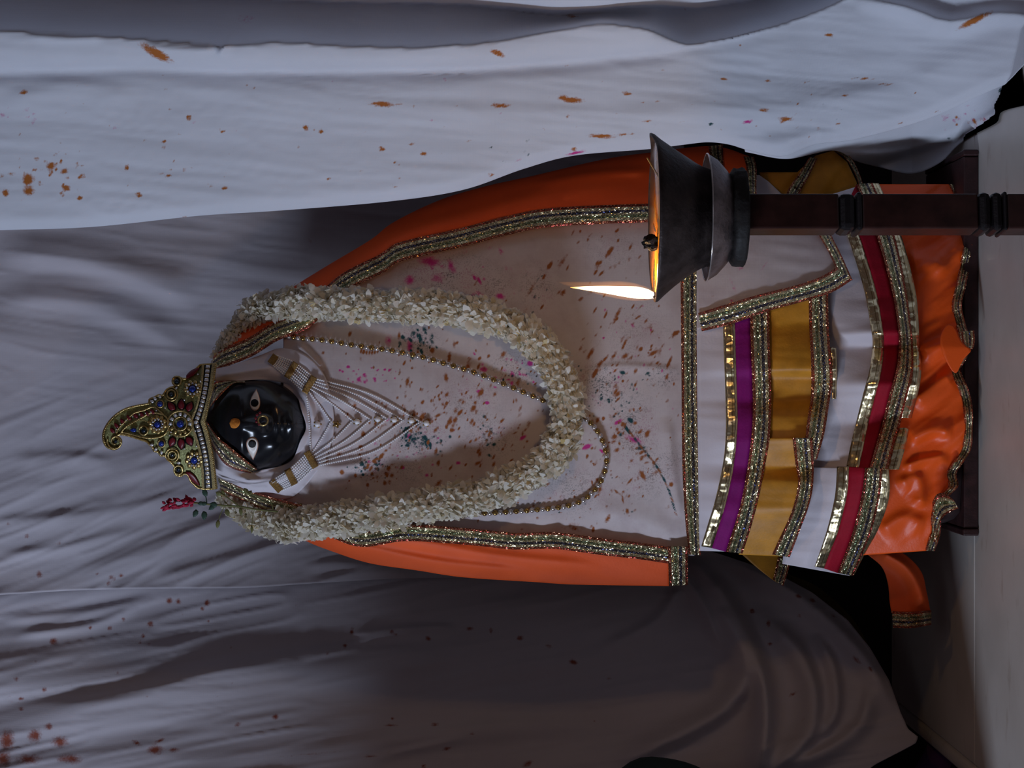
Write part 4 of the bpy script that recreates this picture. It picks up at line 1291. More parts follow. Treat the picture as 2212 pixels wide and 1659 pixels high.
TAIL = strip('skirt_tail', [(1596, 1192), (1630, 1222), (1660, 1246), (1674, 1256)], [(1700, 1196), (1698, 1222), (1694, 1246), (1690, 1264)], lambda x, y: 0.045 + 0 * x, 'yellow', FIG, 40, 12)
trim('tail_trim', [(1680, 1205), (1676, 1225), (1670, 1252)], [(1708, 1203), (1704, 1228), (1692, 1266)], lambda x, y: 0.045 + 0 * x, TAIL, -0.003, nu=30)
# white tier with gold, red and brocade
g1 = [(1806, 440), (1828, 500), (1865, 620), (1880, 700), (1885, 745), (1878, 800), (1865, 850), (1850, 910), (1838, 960), (1828, 1010)]
g2 = [(1830, 440), (1853, 500), (1890, 620), (1905, 700), (1910, 745), (1904, 800), (1892, 850), (1877, 910), (1866, 960), (1855, 1012)]
r1_ = [(1850, 398), (1891, 500), (1925, 620), (1938, 690), (1942, 745), (1936, 800), (1922, 850), (1907, 910), (1893, 960), (1878, 1012)]
t1_ = [(1885, 395), (1930, 500), (1956, 620), (1966, 690), (1972, 745), (1972, 800), (1961, 850), (1946, 910), (1931, 960), (1917, 1014)]
gg3 = [(1898, 395), (1944, 500), (1976, 620), (1984, 690), (1986, 745), (1990, 800), (1984, 845), (1970, 900), (1957, 960), (1942, 1014)]
topw = [(1730, 440), (1740, 500), (1760, 620), (1765, 745), (1765, 850), (1756, 910), (1745, 960), (1730, 1010)]
SK3 = strip('skirt_tier', topw, [(x - 8, y) for x, y in t1_], bodyY, 'white', FIG, 170, 22, -0.004, 0.001, rip3)
SK3['label'] = 'white lower tier of the skirt with gold and red bands'
strip('foil_ribbon', g1, g2, bodyY, 'foil', SK3, 170, 5, -0.0056, 0.0006, rip3)
strip('red_band', g2, r1_, bodyY, 'red', SK3, 170, 5, -0.0054, 0.0006, rip3)
strip('foil_ribbon', [(x - 6, y) for x, y in t1_], gg3, bodyY, 'foil', SK3, 170, 4, -0.0046, 0.0006, rip3)
trim('tier_trim', r1_, t1_, lambda x, y: bodyY(x, y) + rip3(x, y), SK3, -0.0080, nu=220)
g1L = [(1808, 1008), (1805, 1060), (1798, 1100), (1785, 1150), (1772, 1190), (1760, 1224)]
g2L = [(1834, 1008), (1831, 1060), (1823, 1100), (1810, 1150), (1794, 1190), (1780, 1228)]
r1L = [(1869, 1010), (1863, 1060), (1855, 1100), (1842, 1150), (1828, 1190), (1810, 1238)]
t1L = [(1906, 1012), (1902, 1060), (1895, 1100), (1882, 1150), (1866, 1190), (1843, 1244)]
gg3L = [(1920, 1013), (1922, 1060), (1914, 1100), (1894, 1150), (1872, 1190), (1846, 1240)]
SK3L = strip('skirt_pleat', [(1720, 1008), (1722, 1060), (1715, 1100), (1706, 1150), (1694, 1190), (1690, 1218)], [(x - 8, y) for x, y in t1L], bodyY, 'white', FIG, 90, 20, -0.009, 0.001, rip3)
SK3L['label'] = 'white pleat of the lower tier, left side'
strip('foil_ribbon', g1L, g2L, bodyY, 'foil', SK3L, 90, 5, -0.0106, 0.0006, rip3)
strip('red_band', g2L, r1L, bodyY, 'red', SK3L, 90, 5, -0.0104, 0.0006, rip3)
strip('foil_ribbon', [(x - 6, y) for x, y in t1L], gg3L, bodyY, 'foil', SK3L, 90, 4, -0.0096, 0.0006, rip3)
trim('tier_trim', r1L, t1L, lambda x, y: bodyY(x, y) + rip3(x, y), SK3L, -0.0130, nu=120)
# orange underskirt with crumpled folds and ruffled hem
HEMO = [(2052, 398), (2085, 470), (2086, 520), (2076, 570), (2066, 620), (2058, 660), (2066, 700), (2074, 730), (2070, 770), (2056, 800), (2072, 840), (2082, 880), (2086, 930), (2078, 970), (2060, 1000), (2046, 1024), (2050, 1050), (2028, 1075), (2014, 1110), (2012, 1150), (2000, 1190)]
TOPO = [(1880, 398), (1915, 500), (1945, 600), (1958, 690), (1962, 745), (1955, 800), (1945, 860), (1925, 920), (1905, 980), (1890, 1020), (1886, 1060), (1878, 1100), (1866, 1150), (1856, 1200)]


def rip_o(x, y):
    lo = np.clip((x - 1920) / 90, 0.1, 1.2)
    Y = lo * (-0.016 * dirnoise(x, y, -38, 190, 36, 151) - 0.003 * dirnoise(x, y, -25, 120, 22, 152) - 0.0009 * dirnoise(x, y, -40, 130, 24, 153, True))
    for pts, w, h, sk in (
            ([(1950, 690), (2000, 600), (2050, 540), (2080, 500)], 29, 0.0099, 0.2),
            ([(1960, 560), (2010, 560), (2050, 590)], 21, 0.0074, 0.2),
            ([(1985, 760), (2040, 740), (2075, 735)], 16, 0.0062, 0.3),
            ([(1970, 870), (2020, 830), (2060, 805)], 16, 0.0081, 0.3),
            ([(1960, 950), (2010, 930), (2060, 935)], 18, 0.0087, -0.2),
            ([(1950, 1010), (1990, 995), (2050, 985)], 13, 0.0074, 0.3),
            ([(1935, 1050), (1980, 1030), (1990, 1070), (1985, 1100)], 17, 0.0074, 0.3),
            ([(1900, 1150), (1950, 1120), (2000, 1130)], 21, 0.0062, 0.3)):
        Y = Y - fold(x, y, pts, w, h, sk)
    return Y


SKO = strip('underskirt', TOPO, HEMO, bodyY, 'orange2', FIG, 220, 46, 0.006, 0.001, rip_o)
SKO['label'] = 'crumpled orange underskirt above the wooden board'
hem2 = np.asarray(HEMO, float) + np.array([[20, 0]])
hem1 = np.asarray(HEMO, float) + np.array([[-2, 0]])
ruff = lambda x, y: bodyY(x, y) + rip_o(np.minimum(x, 2090), y) + 0.006 * np.sin(y / 9.0) * np.clip((y - 600) / 200, 0.2, 1)
trim('hem_trim', hem1, np.minimum(hem2, [[2101, 9999]]), ruff, SKO, 0.004, nu=240, amp=0.004)
# upturned corner in the middle of the hem
strip('hem_corner', [(2050, 700), (2040, 708), (2032, 728), (2033, 752), (2042, 776), (2056, 800), (2064, 806)], [(2056, 702), (2066, 714), (2076, 735), (2088, 748), (2098, 757), (2082, 776), (2068, 804)], lambda x, y: bodyY(x, y) - 0.022 + 0.00008 * np.abs(y - 750), 'orange2', SKO, 30, 10)
trim('hem_curl', [(2076, 716), (2078, 735), (2084, 752)], [(2104, 714), (2106, 735), (2102, 754)], lambda x, y: bodyY(x, y) - 0.016, SKO, 0, nu=30)
trim('hem_curl', [(2014, 1085), (2024, 1068), (2040, 1066), (2060, 1080)], [(2020, 1180), (2030, 1130), (2046, 1110), (2070, 1098)], lambda x, y: bodyY(x, y) - 0.012 - 0.006 * np.sin((x - 2010) / 9.0), SKO, 0, nu=30, nv=16)
# loose sash end that trails to the left
SASHT = strip('sash_tail', [(1872, 1196), (1905, 1225), (1918, 1260), (1922, 1300), (1926, 1324)], [(1900, 1172), (1955, 1198), (1990, 1235), (2002, 1280), (2010, 1322)],
              lambda x, y: 0.045 - 0.0 * x, 'orange', FIG, 50, 18, 0, 0.001, lambda x, y: -fold(x, y, [(1890, 1185), (1955, 1222), (1985, 1270), (1996, 1322)], 14, 0.018, 0.3))
trim('end_trim', [(1926, 1320), (1966, 1322), (2012, 1318)], [(1930, 1356), (1968, 1357), (2012, 1350)], lambda x, y: 0.042 + 0 * x - fold(x, y, [(1985, 1270), (1996, 1322), (1999, 1370)], 14, 0.018, 0.3), SASHT, 0, nu=40)

# white sash with pointed end in front of the skirt
sashY = lambda x, y: bodyY(x, y) - 0.020 + 0.003 * dirnoise(x, y, 8, 200, 40, 161)
IXs, IYs = None, None
SA = [(1506, 470), (1560, 470), (1640, 470), (1720, 470), (1775, 476), (1830, 600)]
SB = [(1506, 712), (1560, 696), (1640, 672), (1720, 650), (1790, 626), (1834, 606)]
a = crom(SA, 90); b_ = crom(SB, 90)
t = np.linspace(0, 1, 60)[:, None, None]
G = a[None] * (1 - t) + b_[None] * t
SAS = grid('sash', P(G[..., 0], G[..., 1], sashY(G[..., 0], G[..., 1])), 'tunic', FIG, None, {
    'stain_rust': splats(G[..., 0], G[..., 1], [(1540, 640, 9, 4, -40, .5)]),
    'stain_magenta': splats(G[..., 0], G[..., 1], [(1585, 620, 34, 8, 70, .45), (1650, 575, 30, 6, -55, .45), (1600, 580, 20, 8, -20, .5), (1580, 650, 10, 6, 0, .5)]),
    'stain_green': np.zeros(G.shape[:2])}, 0.001)
SAS['label'] = 'white sash end with pointed brocade border'
trim('sash_trim', [(1508, 676), (1560, 660), (1640, 636), (1720, 616), (1772, 598), (1806, 578)], [(1516, 716), (1580, 700), (1660, 672), (1740, 650), (1800, 630), (1842, 604)], sashY, SAS, -0.003, nu=150)
trim('sash_trim', [(1806, 580), (1790, 545), (1770, 510), (1755, 478)], [(1842, 606), (1818, 552), (1798, 512), (1785, 478)], sashY, SAS, -0.0028, nu=80)

# mustard and white cloth ends right of the lamp stem
yel = cdt_sheet('skirt_corner', [(1640, 372), (1690, 372), (1722, 372), (1762, 336), (1800, 325), (1830, 350), (1850, 392), (1858, 430), (1700, 440), (1660, 420)], lambda x, y: 0.030 - 0.010 * dirnoise(x, y, -50, 90, 26, 171), 'yellow', FIG, 8, 0, 0.001)
trim('corner_trim', [(1690, 440), (1705, 405), (1728, 372), (1748, 340)], [(1718, 442), (1730, 412), (1748, 380), (1766, 342)], lambda x, y: 0.022 + 0 * x, yel, 0, nu=50)
trim('corner_trim', [(1798, 322), (1830, 346), (1852, 388), (1860, 430)], [(1806, 316), (1838, 340), (1860, 384), (1870, 430)], lambda x, y: 0.022 + 0 * x, yel, 0, nu=50)
cdt_sheet('skirt_corner', [(1600, 380), (1640, 378), (1660, 392), (1700, 430), (1620, 445)], lambda x, y: 0.026 + 0 * x, 'white', FIG, 10, 0, 0.001)


# ================================================================== crown
def crownY(ix, iy):
    ix = np.asarray(ix, float); iy = np.asarray(iy, float)
    return -0.052 + 0.024 * ((iy - 908) / 130.0) ** 2 + 0.00007 * (450 - ix)


CR = thing('crown', 'jewelled gold crown with a curled paisley crest on the black figure\'s head', 'crown', tuple(P(450, 908, 0.0)))
outl = Z1((965, 240), (952, 330), (935, 430), (912, 540), (893, 630), (880, 690), (905, 770), (925, 870), (945, 980), (958, 1090), (970, 1205),
          (900, 1212), (850, 1208), (815, 1198), (790, 1175), (765, 1150), (745, 1105), (718, 1092), (690, 1110), (655, 1104), (638, 1078), (640, 1040), (610, 1005), (580, 975), (560, 950), (535, 955), (510, 925),
          (478, 915), (470, 890), (445, 868), (420, 842), (360, 822), (300, 802), (250, 790), (215, 786), (190, 800), (196, 818), (215, 838), (214, 868), (192, 895), (160, 902), (120, 888), (95, 860),
          (82, 810), (90, 760), (112, 715), (150, 665), (200, 622), (260, 588), (330, 568), (400, 555), (440, 545), (445, 515), (480, 500), (520, 480), (545, 485), (575, 445), (605, 425), (640, 412), (630, 378), (640, 350), (670, 340), (692, 352), (735, 352), (770, 310), (800, 285), (830, 255), (850, 246))
cdt_sheet('crown_plate', outl, crownY, 'crown_green', CR, 7, 0.0, 0.004)
cl = np.asarray(outl)
tube_px('gold_cord', np.vstack([cl[10:], cl[:1]]), crownY, 2.6, 'gold', CR, 220, -0.001, 6)
# base band
band_in = Z1((850, 246), (838, 400), (806, 560), (752, 690), (790, 800), (825, 920), (845, 1060), (850, 1206))
band_out = Z1((966, 240), (938, 430), (908, 560), (880, 690), (905, 775), (935, 920), (955, 1060), (970, 1206))


def bl(f):
    a = np.asarray(band_in); b = np.asarray(band_out)
    q = a + (b - a) * f
    # the band has a sharp peak: keep it as two smooth halves
    h1 = crom(q[:4], 40); h2 = crom(q[3:], 44)
    return np.vstack([h1, h2[1:]])


def band(name, f0, f1, mat, off, thick=0.0015):
    a, b = bl(f0), bl(f1)
    t = np.linspace(0, 1, 4)[:, None, None]
    G = a[None] * (1 - t) + b[None] * t
    return grid(name, P(G[..., 0], G[..., 1], crownY(G[..., 0], G[..., 1]) + off), mat, CR, None, None, thick)


band('braid_band', 0.0, 0.17, 'gold_braid', -0.0025)
band('black_piping', 0.17, 0.27, 'black', -0.0022)
band('mirror_bed', 0.27, 0.58, 'gold', -0.0018)
band('black_piping', 0.58, 0.68, 'black', -0.0022)
band('braid_band', 0.68, 1.0, 'gold_braid', -0.0025)
mid = bl(0.425)
seg = np.concatenate([[0], np.cumsum(np.linalg.norm(np.diff(mid, axis=0), axis=1))])
ncr = int(seg[-1] / 9.2)
for k in range(ncr):
    s0 = (k + 0.5) * seg[-1] / ncr
    c0 = np.array([np.interp(s0, seg, mid[:, 0]), np.interp(s0, seg, mid[:, 1])])
    c1 = np.array([np.interp(s0 + 2, seg, mid[:, 0]), np.interp(s0 + 2, seg, mid[:, 1])])
    d = (c1 - c0); d /= np.linalg.norm(d) + 1e-9; nn = np.array([-d[1], d[0]])
    q = [c0 + d * 3.6 + nn * 4.6, c0 - d * 3.6 + nn * 4.6, c0 - d * 3.6 - nn * 4.6, c0 + d * 3.6 - nn * 4.6]
    blob('crystal', q, crownY, 'crystal', CR, -0.0022, 0.0016, 0.001, 0)
pearl_small = sphere_mesh('seed_bead', 0.0009, 'gold', 8, 6)


def beads_on(line, n, me, name, off):
    for x, y in crom(line, n):
        o = obj(name, me, CR)
        o.location = P(x, y, float(crownY(x, y)) + off)


beads_on(bl(0.93), 66, pearl_small, 'seed_bead', -0.0045)


def leaf_shape(tip, base, w, n=14):
    tip = np.asarray(tip, float); base = np.asarray(base, float)
    d = tip - base; L = np.linalg.norm(d); nn = np.array([-d[1], d[0]]) / L
    t = np.linspace(0, 1, n // 2 + 1)
    pr = np.sin(np.pi * np.minimum(t * 0.9 + 0.1, 1)) ** 0.9
    up = [base + d * a + nn * w * b for a, b in zip(t, pr)]
    dn = [base + d * a - nn * w * b for a, b in zip(t[1:-1][::-1], pr[1:-1][::-1])]
    return np.array(up + dn)


def zleaf(name, tip, base, w, mat, off=-0.002, dome=0.0014):
    t_, b_2 = Z1(tip)[0], Z1(base)[0]
    return blob(name, leaf_shape(t_, b_2, w / 3.606), crownY, mat, CR, off, dome, 0.001, 0)


def zgem(name, c, r, mat, off=-0.003, dome=0.0028):
    p = Z1(c)[0]
    return blob(name, circle(p[0], p[1], r / 3.606, 14), crownY, mat, CR, off, dome, 0.001, 0)


def zring(name, c, r, rad, mat='gold', off=-0.002, n=20):
    p = Z1(c)[0]
    return tube_px(name, circle(p[0], p[1], r / 3.606, n), crownY, rad / 3.606, mat, CR, n, off, 6, True)


def rosette(c, r, gem_r, npet):
    zring('gold_cord', c, gem_r + 8, 6)
    for k in range(npet):
        a = 2 * math.pi * k / npet + 0.2
        tip = (c[0] + r * math.cos(a), c[1] + r * math.sin(a)); bs = (c[0] + (gem_r + 8) * math.cos(a), c[1] + (gem_r + 8) * math.sin(a))
        mid_ = ((tip[0] + bs[0]) / 2, (tip[1] + bs[1]) / 2)
        zgem('gold_petal', mid_, (r - gem_r) * 0.36, 'gold', -0.002, 0.0016)
        a2 = a + math.pi / npet
        s_ = obj('seed_bead', pearl_small2, CR)
        p = Z1((c[0] + (gem_r + 14) * math.cos(a2), c[1] + (gem_r + 14) * math.sin(a2)))[0]
        s_.location = P(p[0], p[1], float(crownY(p[0], p[1])) - 0.004)
    zgem('blue_gem', c, gem_r, 'gem_blue')


pearl_small2 = sphere_mesh('seed_pearl', 0.0012, 'crystal', 8, 6)
# middle medallion
zring('gold_cord', (683, 705), 100, 7, 'gold', -0.002, 26)
zring('gold_cord', (683, 705), 52, 7, 'gold', -0.002, 22)
for k in range(12):
    a = 2 * math.pi * k / 12
    p0 = (683 + 76 * math.cos(a), 705 + 76 * math.sin(a))
    c0 = np.array(Z1(p0)[0]); d = np.array([math.cos(a), math.sin(a)]); nn = np.array([-d[1], d[0]])
    blob('crystal' if math.sin(a) < 0.2 else 'gold_tile', [c0 + d * 4 + nn * 3.8, c0 - d * 4 + nn * 3.2, c0 - d * 4 - nn * 3.2, c0 + d * 4 - nn * 3.8], crownY, 'crystal' if math.sin(a) < 0.2 else 'gold', CR, -0.002, 0.0014, 0.001, 0)
zgem('blue_gem', (683, 705), 30, 'gem_blue')
for tip, bs in (((583, 528), (640, 605)), ((692, 505), (690, 600)), ((777, 528), (735, 610)), ((600, 890), (635, 805)), ((692, 912), (690, 812)), ((777, 882), (735, 800))):
    zleaf('black_leaf_edge', tip, bs, 34, 'black', -0.0012, 0.0008)
    m_ = ((tip[0] + bs[0]) / 2, (tip[1] + bs[1]) / 2)
    zleaf('maroon_leaf', (m_[0] + (tip[0] - m_[0]) * .86, m_[1] + (tip[1] - m_[1]) * .86), (m_[0] + (bs[0] - m_[0]) * .9, m_[1] + (bs[1] - m_[1]) * .9), 25, 'maroon', -0.002)
rosette((505, 710), 82, 26, 10)
rosette((778, 432), 76, 28, 9)
rosette((790, 990), 76, 28, 9)
for c, r in (((612, 475), 18), ((655, 372), 20), ((620, 950), 18), ((668, 1065), 20), ((397, 757), 20)):
    zgem('dark_gem', c, r, 'gem_dark')
    zring('gold_cord', c, r + 14, 8)
    if r == 18:
        zring('gold_cord', c, r + 34, 6)
for c in ((525, 550), (535, 860)):
    zgem('blue_gem', c, 22, 'gem_blue'); zring('gold_cord', c, 28, 6)
zleaf('blue_gem', (288, 752), (345, 755), 18, 'gem_blue', -0.003, 0.002)
zgem('dark_gem', (180, 842), 16, 'gem_dark')
th = np.linspace(0, 2 * np.pi * 1.35, 22)
sp = [(178 + (20 + 5.2 * a) * math.cos(a + 1.2), 842 + (20 + 5.2 * a) * math.sin(a + 1.2)) for a in th]
tube_px('gold_cord', Z1(*sp), crownY, 2.2, 'gold', CR, 60, -0.002, 6)
tube_px('gold_cord', Z1((560, 640), (480, 575), (400, 600), (320, 625), (250, 690), (200, 745), (185, 780)), crownY, 2.0, 'gold', CR, 60, -0.002, 6)
tube_px('gold_cord', Z1((600, 700), (560, 640), (460, 620), (380, 660), (300, 700), (240, 750), (215, 786)), crownY, 2.0, 'gold', CR, 60, -0.002, 6)
tube_px('gold_cord', Z1((600, 720), (560, 790), (480, 815), (400, 812), (300, 785), (230, 770)), crownY, 2.0, 'gold', CR, 60, -0.002, 6)
for c in ((470, 608), (428, 622), (386, 630), (340, 640), (286, 656), (236, 684), (190, 716), (158, 755)):
    zleaf('maroon_leaf', (c[0] - 22, c[1] - 22), (c[0] + 12, c[1] + 24), 15, 'maroon', -0.0018)
    zgem('seed_crystal', (c[0] + 26, c[1] - 8), 7, 'crystal', -0.002, 0.0018)
zleaf('maroon_leaf', (835, 262), (722, 352), 22, 'maroon')
zleaf('maroon_leaf', (838, 1192), (730, 1072), 22, 'maroon')
beads_on(Z1((452, 548), (380, 556), (300, 575), (230, 602), (170, 645), (120, 705), (92, 765), (86, 815), (100, 862)), 40, pearl_small, 'seed_bead', -0.003)
beads_on(Z1((430, 690), (380, 675), (330, 690), (270, 725)), 12, pearl_small, 'seed_bead', -0.003)
for a_, b_3 in (((480, 540), (445, 520)), ((500, 520), (470, 495)), ((530, 510), (520, 478)), ((480, 870), (440, 868)), ((505, 890), (480, 920)), ((540, 910), (535, 950)), ((660, 430), (645, 420)), ((690, 1010), (650, 1010))):
    zleaf('crystal_drop', b_3, a_, 13, 'crystal', -0.002, 0.0022)
for c in ((565, 580), (610, 770), (600, 795), (800, 760), (840, 375), (820, 320), (808, 880), (715, 520), (715, 900)):
    zgem('seed_crystal', c, 8, 'crystal', -0.002, 0.002)

# ================================================================== pearl necklace with many strands
def Z2(*pts):
    return [(560 + a / 4.61, 720 + b / 4.61) for a, b in pts]


def neckY(ix, iy):
    return np.minimum(tunicY(ix, iy), hood_Y(ix, iy) * np.where(polydist(np.asarray(ix, float), np.asarray(iy, float), np.asarray(outer))[0] < 60, 1, 0) + 0.0) * 1.0


def neckY(ix, iy):
    ix = np.asarray(ix, float); iy = np.asarray(iy, float)
    d, s_, t_ = polydist(ix, iy, crom(inner, 40))
    return np.where(d < 66, np.minimum(tunicY(ix, iy), hood_Y(ix, iy)), tunicY(ix, iy))


PN = thing('pearl_necklace', 'fan-shaped white seed pearl necklace with gold bars under the black face', 'necklace', tuple(P(700, 905, -0.03)))
bead_s = sphere_mesh('pearl_base', 0.00112, 'pearl', 8, 6)


def strand(line, name='pearl_strand', smooth=90):
    l = crom(line, 240)
    W = P(l[:, 0], l[:, 1], neckY(l[:, 0], l[:, 1]) - 0.0013)
    L = np.concatenate([[0], np.cumsum(np.linalg.norm(np.diff(W, axis=0), axis=1))])
    n = max(3, int(L[-1] / 0.0023))
    s = np.linspace(0, L[-1], n)
    Q = np.stack([np.interp(s, L, W[:, k]) for k in range(3)], -1)
    me = join_copies(name, bead_s, [Matrix.Translation(q) for q in Q], 'pearl')
    return obj(name, me, PN)


cent = [(500, 895), (715, 880), (930, 870), (1110, 860), (1275, 850), (1435, 865), (1605, 880)]
def lerp(a, b, t):
    return (a[0] + (b[0] - a[0]) * t, a[1] + (b[1] - a[1]) * t)
R3a, R3b = (470, 590), (548, 448)
L3a, L3b = (512, 1172), (575, 1320)
for k, c in enumerate(cent):
    f = k / 6.0
    s0 = lerp(R3a, R3b, f); s1 = lerp(L3a, L3b, f)
    mr = lerp(s0, c, 0.5); ml = lerp(s1, c, 0.5)
    bow = 0.14 * f
    dr = (c[0] - s0[0], c[1] - s0[1]); dl = (c[0] - s1[0], c[1] - s1[1])
    mr = (mr[0] + bow * abs(dr[1]) * 0.55, mr[1] - bow * abs(dr[0]) * 0.40)
    ml = (ml[0] + bow * abs(dl[1]) * 0.75, ml[1] + bow * abs(dl[0]) * 0.55)
    strand(Z2(s0, mr, c)); strand(Z2(s1, ml, c))
for k in range(8):
    f = k / 7.0
    strand(Z2(lerp((112, 302), (168, 222), f), lerp((280, 440), (362, 300), f), lerp((455, 585), (540, 440), f)))
    strand(Z2(lerp((120, 1470), (210, 1570), f), lerp((305, 1350), (375, 1490), f), lerp((470, 1200), (555, 1325), f)))
for a_, b_3 in (((108, 300), (165, 218)), ((272, 442), (365, 292)), ((450, 592), (548, 432)), ((118, 1468), (212, 1572)), ((275, 1352), (352, 1508)), ((470, 1178), (560, 1338))):
    a2, b2 = np.array(Z2(a_)[0]), np.array(Z2(b_3)[0])
    d = b2 - a2; d /= np.linalg.norm(d); nn = np.array([-d[1], d[0]]) * 7
    strip('gold_bar', [a2 - nn, b2 - nn], [a2 + nn, b2 + nn], neckY, 'bar', PN, 14, 4, -0.0040, 0.002)
for k, c in enumerate(((580, 905), (770, 905), (975, 880), (1180, 855), (1345, 860), (1515, 870), (1665, 895))):
    p = Z2(c)[0]
    y = float(neckY(p[0], p[1])) - 0.0035
    o = obj('pearl_drop', sphere_mesh('pearl_drop', 0.0031, 'gold_dark' if k == 1 else 'pearl', 12, 8), PN); o.location = P(p[0], p[1], y)
    for q in range(5):
        a = q * 2 * math.pi / 5
        o = obj('gold_setting', sphere_mesh('gold_setting', 0.0012, 'gold_dark', 6, 5), PN); o.location = P(p[0] + 7.5 * math.cos(a), p[1] + 6.5 * math.sin(a), y + 0.001)

# ================================================================== gold and silver bead necklace
BN = thing('bead_necklace', 'long necklace of alternating gold and silver beads passing under the white garland', 'necklace', tuple(P(1100, 905, -0.04)))
line = [(606, 722), (640, 729), (700, 735), (760, 745), (830, 755), (900, 768), (960, 785), (1030, 806), (1090, 830), (1150, 855), (1190, 872), (1235, 890), (1270, 908), (1297, 942), (1310, 985),
        (1306, 1020), (1290, 1052), (1260, 1080), (1220, 1094), (1160, 1101), (1080, 1107), (1030, 1110), (960, 1118), (900, 1124), (800, 1128), (700, 1110), (640, 1090)]
l = crom(line, 500)
W = P(l[:, 0], l[:, 1], tunicY(l[:, 0], l[:, 1]) - 0.0036)
L = np.concatenate([[0], np.cumsum(np.linalg.norm(np.diff(W, axis=0), axis=1))])
nb = int(L[-1] / 0.0056)
mg = sphere_mesh('bead_gold', 0.0031, 'gold_dark', 12, 8); ms = sphere_mesh('bead_silver', 0.0031, 'silver', 12, 8)
for k in range(nb):
    s0 = k * L[-1] / (nb - 1)
    o = obj('bead', mg if k % 2 else ms, BN)
    o.location = [np.interp(s0, L, W[:, q]) for q in range(3)]

# ================================================================== jasmine garland
def petal_geo(ln, w, base, lift, ang, twist):
    """curved leaf-like petal from the axis outwards"""
    pts = []
    for t, ww in ((0.0, 0.25), (0.38, 0.9), (0.75, 1.0), (1.0, 0.25)):
        r = base + ln * t * math.cos(lift * (1 - 0.35 * t)); z = ln * t * math.sin(lift * (1 - 0.35 * t))
        for sgn in (-1, 1):
            y = sgn * w * ww
            x2, z2 = r, z + abs(y) * 0.35 + twist * y
            pts.append((x2 * math.cos(ang) - y * math.sin(ang), x2 * math.sin(ang) + y * math.cos(ang), z2))
    fs = [(0, 1, 3, 2), (2, 3, 5, 4), (4, 5, 7, 6)]
    return pts, fs


def flower_mesh(name, seed):
    g = random.Random(seed)
    V, F = [], []
    for ring, (cnt, ln, lift) in enumerate(((6, 0.0122, 0.80), (4, 0.0112, 1.28))):
        for k in range(cnt):
            a = 2 * math.pi * k / cnt + ring * 0.5 + g.uniform(-.2, .2)
            p, f = petal_geo(ln * g.uniform(.85, 1.15), 0.0027 * g.uniform(.75, 1.2), 0.0005, lift * g.uniform(.8, 1.2), a, g.uniform(-.4, .4))
            o = len(V); V += p; F += [tuple(i + o for i in q) for q in f]
    return raw_mesh(name, np.array(V), F, 'petal')


flowers = [flower_mesh('jasmine_flower', k) for k in range(5)]
GL = thing('flower_garland', 'thick white jasmine flower garland looped over the chest of the figure', 'garland', tuple(P(1225, 890, -0.06)))
gline = [(478, 775), (500, 738), (530, 702), (570, 670), (640, 656), (720, 655), (800, 660), (870, 661), (940, 662), (1010, 674), (1080, 694), (1130, 718), (1180, 762), (1208, 810), (1224, 860), (1225, 910), (1210, 960), (1172, 1008), (1110, 1042),
         (1040, 1070), (960, 1086), (880, 1098), (800, 1113), (720, 1124), (650, 1132), (600, 1132), (550, 1115), (510, 1092), (480, 1065)]
l = crom(gline, 420)
gy = np.minimum(bodyY(l[:, 0], l[:, 1]), 0.045) - 0.022
gy[:40] += np.linspace(0.03, 0, 40); gy[-40:] += np.linspace(0, 0.03, 40)
GW = P(l[:, 0], l[:, 1], gy)
L = np.concatenate([[0], np.cumsum(np.linalg.norm(np.diff(GW, axis=0), axis=1))])
tube('garland_core', GW[::3], 0.0085, 'calyx', GL, 10)
g = random.Random(3)
spots = []
s = 0.002
while s < L[-1]:
    i = int(np.searchsorted(L, s)); i = min(max(i, 2), len(l) - 3)
    c = np.array([np.interp(s, L, GW[:, q]) for q in range(3)])
    d = GW[i + 2] - GW[i - 2]; d /= np.linalg.norm(d)
    front = np.array([0, -1.0, 0]); front -= d * (d @ front); front /= np.linalg.norm(front)
    side = np.cross(d, front)
    ends = min(1.0, 0.6 + min(s, L[-1] - s) / 0.06 * 0.4)
    bunch = 1 + 0.13 * math.sin(s * 330) + 0.07 * math.sin(s * 97 + 1)
    for k in range(8):
        an = (k - 3.5) / 3.5 * 1.75 + g.uniform(-.18, .18)
        rd = math.cos(an) * front + math.sin(an) * side
        tilt = rd + d * g.uniform(-.5, .5)
        tilt /= np.linalg.norm(tilt)
        pos = c + rd * (0.0075 * ends * bunch + g.uniform(-.001, .0015)) + d * g.uniform(-.003, .003)
        spots.append((abs(an) + g.uniform(0, .9), pos, tilt, ends * bunch * g.uniform(.85, 1.12)))
    s += 0.0078
spots.sort(key=lambda q: q[0])
rest = {k: [] for k in range(5)}
for k, (_, pos, tl, scl) in enumerate(spots):
    q = Vector(tl).to_track_quat('Z', 'Y') @ Matrix.Rotation(g.uniform(0, 6.28), 3, 'Z').to_quaternion()
    M = Matrix.Translation(Vector(pos)) @ q.to_matrix().to_4x4() @ Matrix.Scale(scl, 4)
    if k < 300:
        o = obj('jasmine_flower', flowers[k % 5], GL)
        o.matrix_basis = M
    else:
        rest[k % 5].append(M)
Vv, Ff = [], []
for k in range(5):
    v = np.empty(len(flowers[k].vertices) * 3); flowers[k].vertices.foreach_get('co', v); v = v.reshape(-1, 3)
    fs = [tuple(p.vertices) for p in flowers[k].polygons]
    for M in rest[k]:
        A = np.array(M); o = sum(len(x) for x in Vv)
        Vv.append(v @ A[:3, :3].T + A[:3, 3]); Ff += [tuple(i + o for i in f) for f in fs]
st = obj('jasmine_filling', raw_mesh('jasmine_filling', np.vstack(Vv), Ff, 'petal'), GL)
st['kind'] = 'stuff'

